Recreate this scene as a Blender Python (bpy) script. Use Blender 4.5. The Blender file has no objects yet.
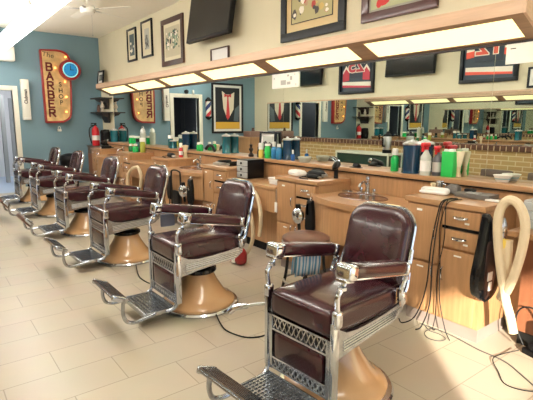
import bpy, bmesh, math, random
from mathutils import Vector, Matrix
random.seed(7)
S = bpy.context.scene
C = S.collection
PI = math.pi

# ------------------------------------------------------------------ camera
def look_axes(yaw, pitch, roll):
    y, p, r = map(math.radians, (yaw, pitch, roll))
    fw = Vector((math.sin(y)*math.cos(p), math.cos(y)*math.cos(p), -math.sin(p)))
    rt = Vector((math.cos(y), -math.sin(y), 0)); up = rt.cross(fw)
    rt2 = rt*math.cos(r) + up*math.sin(r)
    return rt2, rt2.cross(fw), fw
cd = bpy.data.cameras.new('camera'); cam = bpy.data.objects.new('camera', cd); C.objects.link(cam)
rt, up, fw = look_axes(37.5, 9.73, 0.24)
cam.matrix_world = Matrix(((rt.x, up.x, -fw.x, 0), (rt.y, up.y, -fw.y, 0), (rt.z, up.z, -fw.z, 1.4), (0, 0, 0, 1)))
cd.sensor_width = 36; cd.lens = 452*36/533; cd.clip_start = 0.05
S.camera = cam
# ------------------------------------------------------------------ world, sun, exposure
w = bpy.data.worlds.new('world'); S.world = w; w.use_nodes = True
bg = w.node_tree.nodes['Background']
bg.inputs[0].default_value = (0.80, 0.90, 1.0, 1); bg.inputs[1].default_value = 1.5
sd = bpy.data.lights.new('sun', 'SUN'); sun = bpy.data.objects.new('sun', sd); C.objects.link(sun)
sd.energy = 14; sd.angle = math.radians(1.2); sd.color = (1, .90, .74)
sun.rotation_euler = Vector((-0.62, -0.72, 0.32)).to_track_quat('Z', 'Y').to_euler()
sun.location = (0, -6, 5)
S.view_settings.view_transform = 'Standard'; S.view_settings.look = 'None'
S.view_settings.gamma = 1; S.view_settings.exposure = 0.32
try: S.view_settings.use_curve_mapping = False
except Exception: pass
S.cycles.max_bounces = 12; S.cycles.glossy_bounces = 8; S.cycles.diffuse_bounces = 5
S.cycles.transparent_max_bounces = 12; S.cycles.transmission_bounces = 8
S.cycles.sample_clamp_indirect = 6
LAMP = 1.15        # strength of the fluorescent panels
TUBE = 20.5

# ------------------------------------------------------------------ materials
MT = {}
def mat(name, col, rough=.5, metal=0., var=0., scale=8., bump=0., bscale=60., coat=0., trans=0., emit=0., stretch=None, spec=None, alpha=None, ior=None):
    if name in MT: return MT[name]
    m = bpy.data.materials.new(name); m.use_nodes = True; nt = m.node_tree; b = nt.nodes['Principled BSDF']
    b.inputs['Base Color'].default_value = (*col, 1); b.inputs['Roughness'].default_value = rough
    b.inputs['Metallic'].default_value = metal
    if spec is not None: b.inputs['Specular IOR Level'].default_value = spec
    if coat: b.inputs['Coat Weight'].default_value = coat; b.inputs['Coat Roughness'].default_value = .08
    if trans: b.inputs['Transmission Weight'].default_value = trans
    if ior: b.inputs['IOR'].default_value = ior
    if emit: b.inputs['Emission Color'].default_value = (*col, 1); b.inputs['Emission Strength'].default_value = emit
    tc = nt.nodes.new('ShaderNodeTexCoord'); mp = nt.nodes.new('ShaderNodeMapping')
    nt.links.new(tc.outputs['Object'], mp.inputs[0])
    if stretch: mp.inputs['Scale'].default_value = stretch
    n = nt.nodes.new('ShaderNodeTexNoise'); n.inputs['Scale'].default_value = scale; n.inputs['Detail'].default_value = 5
    nt.links.new(mp.outputs[0], n.inputs[0])
    if var:
        r = nt.nodes.new('ShaderNodeValToRGB')
        r.color_ramp.elements[0].position = .3; r.color_ramp.elements[1].position = .7
        r.color_ramp.elements[0].color = (*[c*(1-var) for c in col], 1)
        r.color_ramp.elements[1].color = (*[min(1, c*(1+var*.7)) for c in col], 1)
        nt.links.new(n.outputs[0], r.inputs[0]); nt.links.new(r.outputs[0], b.inputs['Base Color'])
    if bump:
        n2 = nt.nodes.new('ShaderNodeTexNoise'); n2.inputs['Scale'].default_value = bscale; n2.inputs['Detail'].default_value = 3
        nt.links.new(mp.outputs[0], n2.inputs[0])
        bp = nt.nodes.new('ShaderNodeBump'); bp.inputs['Strength'].default_value = bump; bp.inputs['Distance'].default_value = .01
        nt.links.new(n2.outputs[0], bp.inputs['Height']); nt.links.new(bp.outputs[0], b.inputs['Normal'])
    MT[name] = m; return m

cream = mat('cream wall paint', (.71, .655, .48), .6, var=.03, scale=2, bump=.05)
blue = mat('blue wall paint', (.175, .29, .35), .6, var=.05, scale=1.5, bump=.05)
ceil_m = mat('ceiling paint', (.88, .85, .76), .8, var=.02, scale=2)
white = mat('white trim paint', (.80, .77, .66), .45)
wood = mat('maple laminate', (.43, .235, .11), .38, var=.16, scale=5, stretch=(9, 9, .7), coat=.1)
woodh = mat('maple worktop', (.44, .245, .12), .28, var=.14, scale=5, stretch=(9, .7, 9), coat=.2)
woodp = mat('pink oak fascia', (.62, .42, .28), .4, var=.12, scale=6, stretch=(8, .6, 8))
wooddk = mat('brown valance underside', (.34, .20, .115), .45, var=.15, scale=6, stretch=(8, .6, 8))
woodred = mat('red brown kneehole panel', (.25, .095, .045), .4, var=.15, scale=4, stretch=(8, 8, .7))
toe = mat('grey vinyl toe kick', (.27, .22, .195), .35, var=.05)
black = mat('black plastic', (.004, .004, .005), .5, spec=.25)
blackgl = mat('black gloss', (.006, .007, .009), .08)
rubber = mat('black rubber', (.008, .008, .008), .6, spec=.3)
chrome = mat('chrome', (.62, .66, .73), .10, 1, bump=.012, bscale=25)
chromew = mat('worn cast chrome', (.48, .51, .56), .22, 1, var=.18, scale=30, bump=.08, bscale=90)
steel = mat('brushed steel', (.55, .56, .56), .35, 1)
darkmetal = mat('dark recess metal', (.05, .05, .055), .4, .6)
leather = mat('maroon leather', (.042, .0075, .013), .26, var=.35, scale=5, bump=.035, bscale=30, coat=.3)
leatherb = mat('brown leather', (.15, .07, .05), .35, var=.3, scale=8, bump=.1)
porcelain = mat('tan porcelain enamel', (.60, .36, .18), .18, coat=.6, var=.05, scale=4)
mirror = mat('mirror silver', (.80, .84, .80), .0, 1)
panel_e = mat('lit diffuser', (1, .87, .47), .5, emit=LAMP)
tube_e = mat('lit fluorescent tube', (1, .96, .90), .5, emit=TUBE)
housing = mat('white enamel housing', (.85, .83, .76), .4)
paper = mat('white paper', (.85, .84, .80), .6)
terry = mat('white terry', (.86, .85, .83), .9, bump=.6, bscale=150)
hosem = mat('beige vinyl hose', (.66, .54, .36), .4, bump=.2, bscale=90)
glass = mat('clear glass', (.92, .97, .95), .02, trans=1, ior=1.3)
darkroom = mat('painted room darkness', (.02, .018, .02), .8)  # near-black colour stands in for the unlit room beyond the doorway
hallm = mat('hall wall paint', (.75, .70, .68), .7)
hallf = mat('hall floor', (.42, .50, .62), .3)
red = mat('red plastic', (.58, .012, .02), .3)
redpaint = mat('dark red paint', (.30, .015, .018), .4)
green = mat('green liquid', (.01, .42, .09), .15, coat=.4)
barb = mat('blue disinfectant', (.003, .035, .085), .08, coat=.5)
teal = mat('teal disinfectant', (.005, .10, .13), .08, coat=.5)
bluep = mat('blue bottle plastic', (.02, .12, .42), .25)
yellow = mat('yellow plastic', (.75, .55, .10), .35)
whitep = mat('white plastic', (.86, .85, .80), .35)
bristle = mat('cream bristle', (.85, .74, .52), .8, bump=.5, bscale=200)
ironm = mat('dark carved wood', (.018, .009, .007), .45)

def brick_mat(name, c1, c2, mortar, w_, h_, msize, off=(0, 0, 0), rough=.5, swap=False, bump=.3, offset=.5, coat=0., var=True):
    m = bpy.data.materials.new(name); m.use_nodes = True; nt = m.node_tree; b = nt.nodes['Principled BSDF']
    tc = nt.nodes.new('ShaderNodeTexCoord'); mp = nt.nodes.new('ShaderNodeMapping'); nt.links.new(tc.outputs['Object'], mp.inputs[0])
    mp.inputs['Location'].default_value = off
    src = mp.outputs[0]
    if swap:   # wall in the y z plane: bricks run along y, courses along z
        sp = nt.nodes.new('ShaderNodeSeparateXYZ'); cb = nt.nodes.new('ShaderNodeCombineXYZ'); nt.links.new(src, sp.inputs[0])
        nt.links.new(sp.outputs[1], cb.inputs[0]); nt.links.new(sp.outputs[2], cb.inputs[1]); src = cb.outputs[0]
    br = nt.nodes.new('ShaderNodeTexBrick'); nt.links.new(src, br.inputs[0])
    br.offset = offset; br.inputs['Scale'].default_value = 1; br.inputs['Brick Width'].default_value = w_; br.inputs['Row Height'].default_value = h_
    br.inputs['Mortar Size'].default_value = msize; br.inputs['Mortar Smooth'].default_value = .1
    br.inputs['Color1'].default_value = (*c1, 1); br.inputs['Color2'].default_value = (*c2, 1); br.inputs['Mortar'].default_value = (*mortar, 1)
    n = nt.nodes.new('ShaderNodeTexNoise'); n.inputs['Scale'].default_value = 3; n.inputs['Detail'].default_value = 6
    nt.links.new(tc.outputs['Object'], n.inputs[0])
    mx = nt.nodes.new('ShaderNodeMix'); mx.data_type = 'RGBA'; mx.blend_type = 'MULTIPLY'; mx.inputs[0].default_value = .18
    nt.links.new(br.outputs[0], mx.inputs[6]); nt.links.new(n.outputs[1], mx.inputs[7]); nt.links.new(mx.outputs[2], b.inputs['Base Color'])
    b.inputs['Roughness'].default_value = rough
    if coat: b.inputs['Coat Weight'].default_value = coat; b.inputs['Coat Roughness'].default_value = .2
    bp = nt.nodes.new('ShaderNodeBump'); bp.inputs['Strength'].default_value = bump; bp.inputs['Distance'].default_value = .004; bp.invert = True
    nt.links.new(br.outputs[1], bp.inputs['Height']); nt.links.new(bp.outputs[0], b.inputs['Normal'])
    return m
tile = brick_mat('cream floor tile', (.52, .455, .355), (.555, .485, .375), (.34, .29, .22), .57, .2865, .003, off=(.055, 0, 0), rough=.33, bump=.15, coat=.0)
brick = brick_mat('yellow brick', (.40, .26, .10), (.46, .31, .13), (.62, .50, .30), .22, .075, .008, rough=.7, swap=True)

# ------------------------------------------------------------------ mesh builder
class MB:
    def __init__(s): s.b = bmesh.new(); s.T = Matrix(); s.mi = 0
    def at(s, loc=(0, 0, 0), rot=(0, 0, 0)):
        from mathutils import Euler
        s.T = Matrix.Translation(loc) @ Euler(rot).to_matrix().to_4x4(); return s
    def mat(s, i): s.mi = i; return s
    def v(s, p): return s.b.verts.new(s.T @ Vector(p))
    def f(s, vs):
        try: fc = s.b.faces.new(vs); fc.material_index = s.mi; fc.smooth = True; return fc
        except ValueError: return None
    def box(s, x0, x1, y0, y1, z0, z1, bev=0):
        vs = [s.v((x, y, z)) for x in (x0, x1) for y in (y0, y1) for z in (z0, z1)]
        fs = [s.f([vs[i] for i in q]) for q in ((0, 1, 3, 2), (4, 6, 7, 5), (0, 4, 5, 1), (2, 3, 7, 6), (0, 2, 6, 4), (1, 5, 7, 3))]
        if bev:
            es = list({e for f in fs for e in f.edges})
            r = bmesh.ops.bevel(s.b, geom=es, offset=bev, segments=2, profile=.6, affect='EDGES')
            for f in r['faces']: f.material_index = s.mi; f.smooth = True
        return s
    def cbox(s, cx, cy, cz, sx, sy, sz, bev=0): return s.box(cx-sx/2, cx+sx/2, cy-sy/2, cy+sy/2, cz-sz/2, cz+sz/2, bev)
    def tube(s, pts, r, n=8, cap=True):
        P = [Vector(p) for p in pts]; m = len(P); R = r if isinstance(r, (list, tuple)) else [r]*m
        t0 = (P[1]-P[0]).normalized(); a = Vector((0, 0, 1)) if abs(t0.z) < .9 else Vector((1, 0, 0))
        u = t0.cross(a).normalized(); rings = []
        for i in range(m):
            t = (P[min(i+1, m-1)] - P[max(i-1, 0)])
            t = t.normalized() if t.length > 1e-9 else t0
            u = (u - t*u.dot(t)).normalized(); wv = t.cross(u)
            rings.append([s.v(P[i] + (u*math.cos(2*PI*k/n) + wv*math.sin(2*PI*k/n))*R[i]) for k in range(n)])
        for i in range(m-1):
            for k in range(n): s.f([rings[i][k], rings[i][(k+1) % n], rings[i+1][(k+1) % n], rings[i+1][k]])
        if cap: s.f(rings[0][::-1]); s.f(rings[-1])
        return s
    def curve(s, pts, r, n=8, k=6, closed=False):    # smooth tube through points
        return s.tube(spline(pts, k, closed), r, n)
    def lathe(s, prof, c=(0, 0, 0), n=24, sx=1, sy=1, cap=True):
        rings = [[s.v((c[0]+r*sx*math.cos(2*PI*k/n), c[1]+r*sy*math.sin(2*PI*k/n), c[2]+z)) for k in range(n)] for r, z in prof]
        for i in range(len(rings)-1):
            for k in range(n): s.f([rings[i][k], rings[i][(k+1) % n], rings[i+1][(k+1) % n], rings[i+1][k]])
        if cap:
            if prof[0][0] > 1e-4: s.f(rings[0][::-1])
            if prof[-1][0] > 1e-4: s.f(rings[-1])
        return s
    def torus(s, R, r, c=(0, 0, 0), n=28, m=8):
        rings = [[s.v((c[0]+(R+r*math.cos(2*PI*j/m))*math.cos(2*PI*k/n), c[1]+(R+r*math.cos(2*PI*j/m))*math.sin(2*PI*k/n), c[2]+r*math.sin(2*PI*j/m))) for j in range(m)] for k in range(n)]
        for k in range(n):
            for j in range(m): s.f([rings[k][j], rings[(k+1) % n][j], rings[(k+1) % n][(j+1) % m], rings[k][(j+1) % m]])
        return s
    def prism(s, pts, axis, lo, hi):
        def P(a, b, h): return {'x': (h, a, b), 'y': (a, h, b), 'z': (a, b, h)}[axis]
        A = [s.v(P(a, b, lo)) for a, b in pts]; B = [s.v(P(a, b, hi)) for a, b in pts]; n = len(pts)
        for k in range(n): s.f([A[k], A[(k+1) % n], B[(k+1) % n], B[k]])
        s.f(A[::-1]); s.f(B); return s
    def pad(s, pts, axis, prof):   # outline pts scaled about its centre; prof [(scale, w)]
        cx = sum(p[0] for p in pts)/len(pts); cy = sum(p[1] for p in pts)/len(pts)
        def P(a, b, h): return {'x': (h, a, b), 'y': (a, h, b), 'z': (a, b, h)}[axis]
        rings = [[s.v(P(cx+(a-cx)*k, cy+(b-cy)*k, h)) for a, b in pts] for k, h in prof]; n = len(pts)
        for i in range(len(rings)-1):
            for k in range(n): s.f([rings[i][k], rings[i][(k+1) % n], rings[i+1][(k+1) % n], rings[i+1][k]])
        s.f(rings[0][::-1]); s.f(rings[-1]); return s
    def cushion(s, cx, cy, cz, sx, sy, sz, r, crown=0, n=8, wob=0):
        h = Vector((sx/2, sy/2, sz/2)); r = min(r, *[a*.999 for a in h]); grid = {}
        def pt(p):
            key = tuple(round(a, 4) for a in p)
            if key in grid: return grid[key]
            q = Vector([p[i]*h[i] for i in range(3)]); c = Vector([max(-(h[i]-r), min(h[i]-r, q[i])) for i in range(3)])
            d = q-c
            if d.length > 1e-9: q = c + d.normalized()*r
            if q.z > 0: q.z += crown*(1-p[0]**2)*(1-p[1]**2)
            if wob: q += Vector([random.uniform(-wob, wob) for _ in range(3)])
            grid[key] = s.v((cx+q.x, cy+q.y, cz+q.z)); return grid[key]
        def warp(t): return math.copysign(abs(t)**.6, t)
        L = [warp(-1+2*i/n) for i in range(n+1)]
        for ax in range(3):
            for sg in (-1, 1):
                for i in range(n):
                    for j in range(n):
                        q = []
                        for a, b in ((i, j), (i+1, j), (i+1, j+1), (i, j+1)):
                            p = [0, 0, 0]; p[ax] = sg; p[(ax+1) % 3] = L[a]; p[(ax+2) % 3] = L[b]; q.append(pt(p))
                        s.f(q if sg > 0 else q[::-1])
        return s
    def build(s, name, mats, parent=None, sharp=35, loc=None, **tags):
        bmesh.ops.recalc_face_normals(s.b, faces=s.b.faces)
        me = bpy.data.meshes.new(name); s.b.to_mesh(me); s.b.free()
        for m in (mats if isinstance(mats, (list, tuple)) else [mats]): me.materials.append(m)
        if me.polygons: me.set_sharp_from_angle(angle=math.radians(sharp))
        o = bpy.data.objects.new(name, me); C.objects.link(o)
        if parent: o.parent = parent
        if loc: o.location = loc
        for k, v in tags.items(): o[k] = v
        return o
def spline(pts, k=6, closed=False):
    P = [Vector(p) for p in pts]; n = len(P); out = []
    seg = n if closed else n-1
    for i in range(seg):
        if closed: a, b, c, d = P[(i-1) % n], P[i], P[(i+1) % n], P[(i+2) % n]
        else: a, b, c, d = P[max(i-1, 0)], P[i], P[i+1], P[min(i+2, n-1)]
        for j in range(k):
            t = j/k; out.append(.5*((2*b)+(c-a)*t+(2*a-5*b+4*c-d)*t*t+(3*b-a-3*c+d)*t**3))
    out.append(P[0].copy() if closed else P[-1].copy()); return out
def rrect(w_, h_, r, n=6, cx=0, cy=0):
    out = []
    for qx, qy, a0 in ((1, 1, 0), (-1, 1, 90), (-1, -1, 180), (1, -1, 270)):
        for k in range(n+1):
            a = math.radians(a0+90*k/n); out.append((cx+qx*(w_/2-r)+r*math.cos(a), cy+qy*(h_/2-r)+r*math.sin(a)))
    return out
def thing(name, label, cat, loc=(0, 0, 0), rz=0, group=None):
    o = bpy.data.objects.new(name, None); C.objects.link(o); o.location = loc; o.rotation_euler = (0, 0, rz)
    o.empty_display_size = .1
    o['label'] = label; o['category'] = cat
    if group: o['group'] = group
    return o
def tag(o, label, cat, group=None):
    o['label'] = label; o['category'] = cat
    if group: o['group'] = group
    return o
def struct(name, mb, mats): o = mb.build(name, mats); o['kind'] = 'structure'; return o
def copy_thing(root, loc, rz=None, label=None):
    r = root.copy(); C.objects.link(r); r.location = loc
    if rz is not None: r.rotation_euler = (0, 0, rz)
    if label: r['label'] = label
    for ch in list(root.children):
        c = ch.copy(); C.objects.link(c); c.parent = r
        for g in ch.children:
            d = g.copy(); C.objects.link(d); d.parent = c
    return r
def text(name, s, size, m, parent, loc, rot, ext=.002, sx=1, bold=0):
    cu = bpy.data.curves.new(name, 'FONT'); cu.body = s; cu.size = size; cu.extrude = ext; cu.offset = bold
    cu.align_x = 'CENTER'; cu.align_y = 'CENTER'
    t = bpy.data.objects.new(name, cu); C.objects.link(t)
    bpy.context.view_layer.update()
    me = bpy.data.meshes.new_from_object(t.evaluated_get(bpy.context.evaluated_depsgraph_get()))
    bpy.data.objects.remove(t)
    me.materials.clear(); me.materials.append(m)
    o = bpy.data.objects.new(name, me); C.objects.link(o); o.parent = parent; o.location = loc; o.rotation_euler = rot; o.scale = (sx, 1, 1)
    return o

# ------------------------------------------------------------------ room
X0, X1, Y0, Y1, ZC = -0.86, 3.265, -1.6, 10.16, 3.15
struct('floor', MB().box(X0-.1, X1+.1, Y0-.1, Y1, -.06, 0), tile)
struct('ceiling', MB().box(X0-.1, X1+.1, Y0-.1, Y1+.1, ZC, ZC+.1), ceil_m)
struct('wall_right', MB().box(X1, X1+.12, Y0-.1, Y1+.12, 0, ZC), cream)
struct('wall_left', MB().box(X0-.12, X0, Y0-.1, Y1+.12, 0, ZC), cream)
DX0, DX1, DZ = .86, 1.555, 1.99   # doorway in the blue wall
b = MB(); b.box(X0, DX0, Y1, Y1+.12, 0, ZC).box(DX1, X1, Y1, Y1+.12, 0, ZC).box(DX0, DX1, Y1, Y1+.12, DZ, ZC)
struct('wall_far', b, blue)
b = MB()
for x0, x1 in ((DX0-.09, DX0), (DX1, DX1+.09)): b.box(x0, x1, Y1-.025, Y1+.14, 0, DZ+.09, .004)
b.box(DX0, DX1, Y1-.025, Y1+.14, DZ, DZ+.09, .004)
struct('door_1', b, white)
struct('baseboard_far', MB().box(DX1+.09, X1, Y1-.015, Y1, 0, .1, .003).box(X0, DX0-.09, Y1-.015, Y1, 0, .1, .003), white)
# hallway beyond the doorway
struct('floor_hall', MB().box(-.2, 2.6, Y1, Y1+3.2, -.06, -.001), hallf)
struct('wall_hall_dark', MB().box(2.6, 2.7, Y1+.12, Y1+3.2, 0, 2.7).box(-.3, -.2, Y1+.12, Y1+3.2, 0, 2.7).box(-.2, 1.1, Y1+3.1, Y1+3.2, 0, 2.7), darkroom)  # walls coloured dark so the hall reads as unlit in the mirrors
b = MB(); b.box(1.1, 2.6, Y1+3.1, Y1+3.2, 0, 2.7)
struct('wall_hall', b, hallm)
b = MB().box(1.915, 1.985, Y1+3.06, Y1+3.099, 0, 1.98, .004).box(1.985, 2.5, Y1+3.08, Y1+3.099, 0, 1.95); struct('trim_hall', b, mat('grey door jamb', (.36, .34, .31), .5))
hl = thing('added_hall_glow', 'added unseen glowing panel that brightens the hallway beyond the doorway', 'added light', (2.0, Y1+1.2, 2.69)); MB().box(-.3, .3, -.6, .6, -.02, .005).build('diffuser', mat('added hall glow', (.85, .93, 1), .5, emit=22), hl)  # glowing panel out of view, added to brighten the hallway
struct('ceiling_hall', MB().box(-.3, 2.7, Y1+.12, Y1+3.2, 2.7, 2.8), hallm)
b = MB().box(1.55, 1.635, Y1+1.75, Y1+1.85, 0, 1.98, .004); struct('trim_hall', b, mat('grey door jamb', (.36, .34, .31), .5))
# front wall behind the camera: shop window and its mullions
b = MB(); b.box(X0, -.27, Y0-.1, Y0, 0, ZC).box(3.05, X1, Y0-.1, Y0, 0, ZC).box(-.27, 3.05, Y0-.1, Y0, 2.65, ZC).box(-.27, 3.05, Y0-.1, Y0, 0, .12)
struct('wall_front', b, cream)
fr = MB().box(.62, .70, Y0-.08, Y0-.02, .12, 2.65).box(1.8, 1.86, Y0-.08, Y0-.02, .12, 2.65).box(-.27, .62, Y0-.08, Y0-.02, 1.0, 1.10)
fr.box(-.27, 3.05, Y0-.08, Y0-.02, .12, .17).box(-.27, 3.05, Y0-.08, Y0-.02, 2.6, 2.65)
struct('window_1', fr, mat('dark window frame', (.06, .05, .05), .5))
aw = MB().prism([(Y0-.12, 2.85), (Y0-.12, 2.80), (-3.05, 2.33), (-3.10, 2.33), (-3.10, 2.40)], 'x', -3.5, 3.5)
struct('trim_sun_blocker', aw, mat('sun blocker slope', (.10, .14, .16), .8))  # unseen slope added outside to block the sun high in the window
struct('floor_outside', MB().box(-8, 10, -14, Y0-.1, -.2, -.1), mat('pavement', (.45, .43, .40), .8, var=.1, scale=3))
# brick wainscot and rowlock cap on the left wall
struct('wall_left_brick', MB().box(X0, X0+.10, Y0, Y1, 0, .97), brick)
b = MB(); y = Y0; i = 0
cap_d = mat('brown cap brick', (.11, .045, .025), .5, var=.2, scale=10); cap_m = mat('cap mortar', (.60, .48, .30), .8)
b.mat(1).box(X0, X0+.118, Y0, Y1, .97, 1.045)
b.mat(0)
while y < Y1-.08:
    b.box(X0, X0+.13, y+.008, y+.083, .972, 1.06, .004); y += .095
struct('trim_brick_cap', b, [cap_d, cap_m])

# mirrors
def wall_mirror(name, x, face, y0, y1, z0, z1, seams, label):
    t = thing(name, label, 'mirror', (x, (y0+y1)/2, z0))
    cy = (y0+y1)/2; ys = [y0]+seams+[y1]
    for a, c in zip(ys[:-1], ys[1:]):
        MB().box(min(0, face*.006), max(0, face*.006), a-cy+.0012, c-cy-.0012, 0, z1-z0).build('mirror_panel', mirror, t)
    return t
wall_mirror('wall_mirror', X1, -1, .3, 9.40, 1.0, 1.935, [1.63, 3.945, 6.3, 8.1], 'long wall mirror above the wooden back ledge, under the lit valance')
t = wall_mirror('wall_mirror', X0, 1, 0.4, 9.58, 1.06, 1.885, [2.6, 5.2, 7.6], 'long mirror on the left wall above the yellow brick, seen by reflection')
MB().box(0, .02, -4.59, 4.59, .826, .85, .003).build('top_rail', woodp, t)

# valance: fascia, sloped underside with lit panels
VY0, VY1, FX = 1.35, 9.60, 2.985
v = thing('light_valance', 'long wooden light valance with sloped glowing panels over the mirror', 'valance', (X1, 5.5, 2.0))
def vb(): return MB().at((-X1, -5.5, -2.0))
vb().box(FX, FX+.02, VY0, VY1, 2.062, 2.150, .002).build('fascia', woodp, v)
vb().box(FX+.02, X1, VY0, VY1, 2.135, 2.150).build('top_board', woodp, v)
vb().prism([(FX+.002, 2.062), (FX+.002, 2.149), (X1-.001, 2.149), (X1-.001, 1.942)], 'y', VY0-.018, VY0+.0).build('end_board', woodp, v)
vb().prism([(FX+.02, 2.062), (FX+.02, 2.135), (X1-.001, 2.135), (X1-.001, 1.942)], 'y', VY1-.02, VY1).build('end_board', woodp, v)
def slope_z(x, off=0): return 2.062 + (x-FX)*(1.942-2.062)/(X1-FX) + off
def slope_slab(b, xa, xb, ya, yb, o0, o1):
    b.prism([(xa, slope_z(xa, o0)), (xb, slope_z(xb, o0)), (xb, slope_z(xb, o1)), (xa, slope_z(xa, o1))], 'y', ya, yb)
PA, PB = FX+.04, X1-.035
edges = [(1.43, 2.63), (2.81, 3.98), (4.20, 5.38), (5.56, 6.66), (6.84, 7.97), (8.13, 9.40)]
b = vb(); slope_slab(b, FX+.001, PA, VY0, VY1, 0, .012); slope_slab(b, PB, X1-.001, VY0, VY1, 0, .012)
last = VY0
for ya, yb in edges: slope_slab(b, PA, PB, last, ya, 0, .012); last = yb
slope_slab(b, PA, PB, last, VY1, 0, .012)
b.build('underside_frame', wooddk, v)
for ya, yb in edges:
    b = vb(); slope_slab(b, PA, PB, ya, yb, .004, .009); b.build('light_panel', panel_e, v)
b = vb().box(X1-.02, X1-.001, VY0, VY1, 1.930, 1.944); b.build('mirror_trim', ironm, v)

# hanging fluorescent fixtures, end to end
def strip_light(label, cy, n):
    L_ = n*2.45
    t = thing('fluorescent_fixture', label, 'light fixture', (1.13, cy, 2.5))
    MB().box(-.05, .05, -L_/2, L_/2, .03, .10, .006).build('housing', housing, t)
    for k in range(n):
        y0 = -L_/2+.02+2.45*k
        for sx in (-.088, .088):
            MB().tube([(sx, y0+.03, .02), (sx, y0+2.38, .02)], .034, 10).build('tube', tube_e, t)
            MB().box(sx-.02, sx+.02, y0, y0+.03, .0, .05, .003).build('lamp_holder', housing, t); MB().box(sx-.02, sx+.02, y0+2.38, y0+2.41, .0, .05, .003).build('lamp_holder', housing, t)
        MB().box(-.13, .13, y0-.02, y0+.03, .02, .06, .003).build('cross_bar', housing, t)
    for yy in (-L_/2+.5, L_/2-.5): MB().tube([(0, yy, .1), (0, yy, .65)], .003, 5).build('chain', steel, t)
    return t
strip_light('long white fluorescent strip light hanging over the chairs, crossing the top left corner', 6.3, 3)
strip_light('added unseen strip light above the camera, in line with the long one', .98, 1)  # extra strip out of view, added to raise the room light

# ceiling fan
fan = thing('ceiling_fan', 'white ceiling fan with pale blades near the far blue wall', 'ceiling fan', (2.05, 6.75, ZC))
MB().lathe([(.06, 0), (.05, -.04), (.012, -.05), (.012, -.16), (.09, -.17), (.11, -.21), (.09, -.27), (.03, -.29), (.0, -.29)], n=20).build('motor', housing, fan)
for k in range(5):
    a = math.radians(20+72*k); ca, sa = math.cos(a), math.sin(a)
    bl = MB().at((0, 0, -.22), (0, 0, a)); bl.T = bl.T @ Matrix.Rotation(math.radians(9), 4, 'X')
    bl.pad(rrect(.46, .12, .05, cx=.42), 'z', [(1, -.003), (1, .003)]); o = bl.build('blade', housing, fan)
    MB().at((0, 0, -.22), (0, 0, a)).box(.09, .24, -.015, .015, -.004, .006, .002).build('blade_bracket', steel, o)
MB().tube([(.05, 0, -.28), (.05, 0, -.55)], .002, 5).lathe([(0, -.02), (.008, -.01), (.006, .0), (0, .005)], (.05, 0, -.55), n=8).build('pull_chain', steel, fan)

tag(MB().cushion(0, 0, 0, .55, .17, .28, .03).build('air_conditioner', housing, loc=(1.36, Y1-.086, 2.665)), 'white wall box mounted high on the blue wall over the doorway', 'air conditioner')

# ------------------------------------------------------------------ back ledge
LY0, LY1 = .2, 9.35
L = thing('back_ledge', 'long wooden back ledge with maple riser below the mirror', 'ledge', (3.09, 4.8, 0))
def lb(): return MB().at((-3.09, -4.8, 0))
lb().box(3.07, X1-.002, LY0, LY1, .965, 1.0, .004).build('ledge_top', woodh, L)
lb().box(3.10, 3.12, LY0, LY1, .10, .964).build('riser', wood, L)
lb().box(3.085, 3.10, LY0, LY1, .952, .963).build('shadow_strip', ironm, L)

# ------------------------------------------------------------------ cabinets (front at x=2.68, far part toward +y)
CW = .56
def handle_pull(parent, y, z, vert=False):
    b = MB()
    if vert: b.curve([(-.001, y, z-.045), (-.022, y, z-.03), (-.026, y, z), (-.022, y, z+.03), (-.001, y, z+.045)], .005, 6, 3)
    else:
        b.cbox(-.004, y, z, .006, .10, .012, .002); b.curve([(-.002, y-.045, z), (-.02, y-.03, z-.004), (-.024, y, z-.006), (-.02, y+.03, z-.004), (-.002, y+.045, z)], .006, 6, 3)
    return b.build('handle', chrome, parent)
def cabinet(label, y0):
    t = thing('base_cabinet', label, 'cabinet', (2.68, y0, 0), 0, 'maple base cabinets along the mirror wall')
    MB().box(.02, .415, 0, CW, .10, .868, .002).build('body', wood, t)
    MB().box(.055, .415, .012, CW-.012, 0, .10).build('toe_kick', toe, t)
    MB().box(-.012, .415, -.006, CW+.006, .868, .903, .004).build('worktop', woodh, t)
    mid = .285
    # drawers at the near half (y small), tall door at the far half
    for z0, z1 in ((.745, .855), (.605, .720)):
        d = MB().box(0, .02, .028, mid-.006, z0, z1, .003).build('drawer', wood, t)
        handle_pull(d, (mid+.02)/2, (z0+z1)/2+.01)
        MB().cbox(-.003, (mid+.02)/2-.045, (z0+z1)/2-.022, .003, .03, .012).build('label_holder', paper, d)
    d = MB().box(0, .02, mid+.006, CW-.012, .475, .855, .003).build('door', wood, t); handle_pull(d, mid+.035, .68, True)
    MB().cbox(-.003, CW-.11, .82, .003, .04, .014).build('label_holder', paper, d)
    for a, c, hy in ((.028, mid-.006, mid-.035), (mid+.006, CW-.012, mid+.035)):
        z1 = .585 if a < .1 else .455
        d = MB().box(0, .02, a, c, .115, z1, .003).build('door', wood, t); handle_pull(d, hy, .42, True)
        MB().cbox(-.003, (a+c)/2, z1-.028, .003, .05, .010).build('label_holder', paper, d)
    MB().box(.012, .021, .026, mid-.002, .724, .742).build('pull_out_slot', blackgl, t)
    return t
CY = [1.32, 2.78, 4.22, 5.67, 7.12, 8.57]
clabels = ['maple base cabinet nearest the camera with black cords hanging down its front',
 'maple base cabinet with white towels on top, second from the camera',
 'maple base cabinet just left of the black drawer organiser, third from the camera',
 'maple base cabinet behind the third barber chair, fourth from the camera',
 'maple base cabinet with green bottles on top, fifth from the camera',
 'maple base cabinet by the blue far wall, below the fire extinguisher']
c0 = cabinet(clabels[0], CY[0])
for k in range(1, 6): copy_thing(c0, (2.68, CY[k], 0), None, clabels[k])

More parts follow.
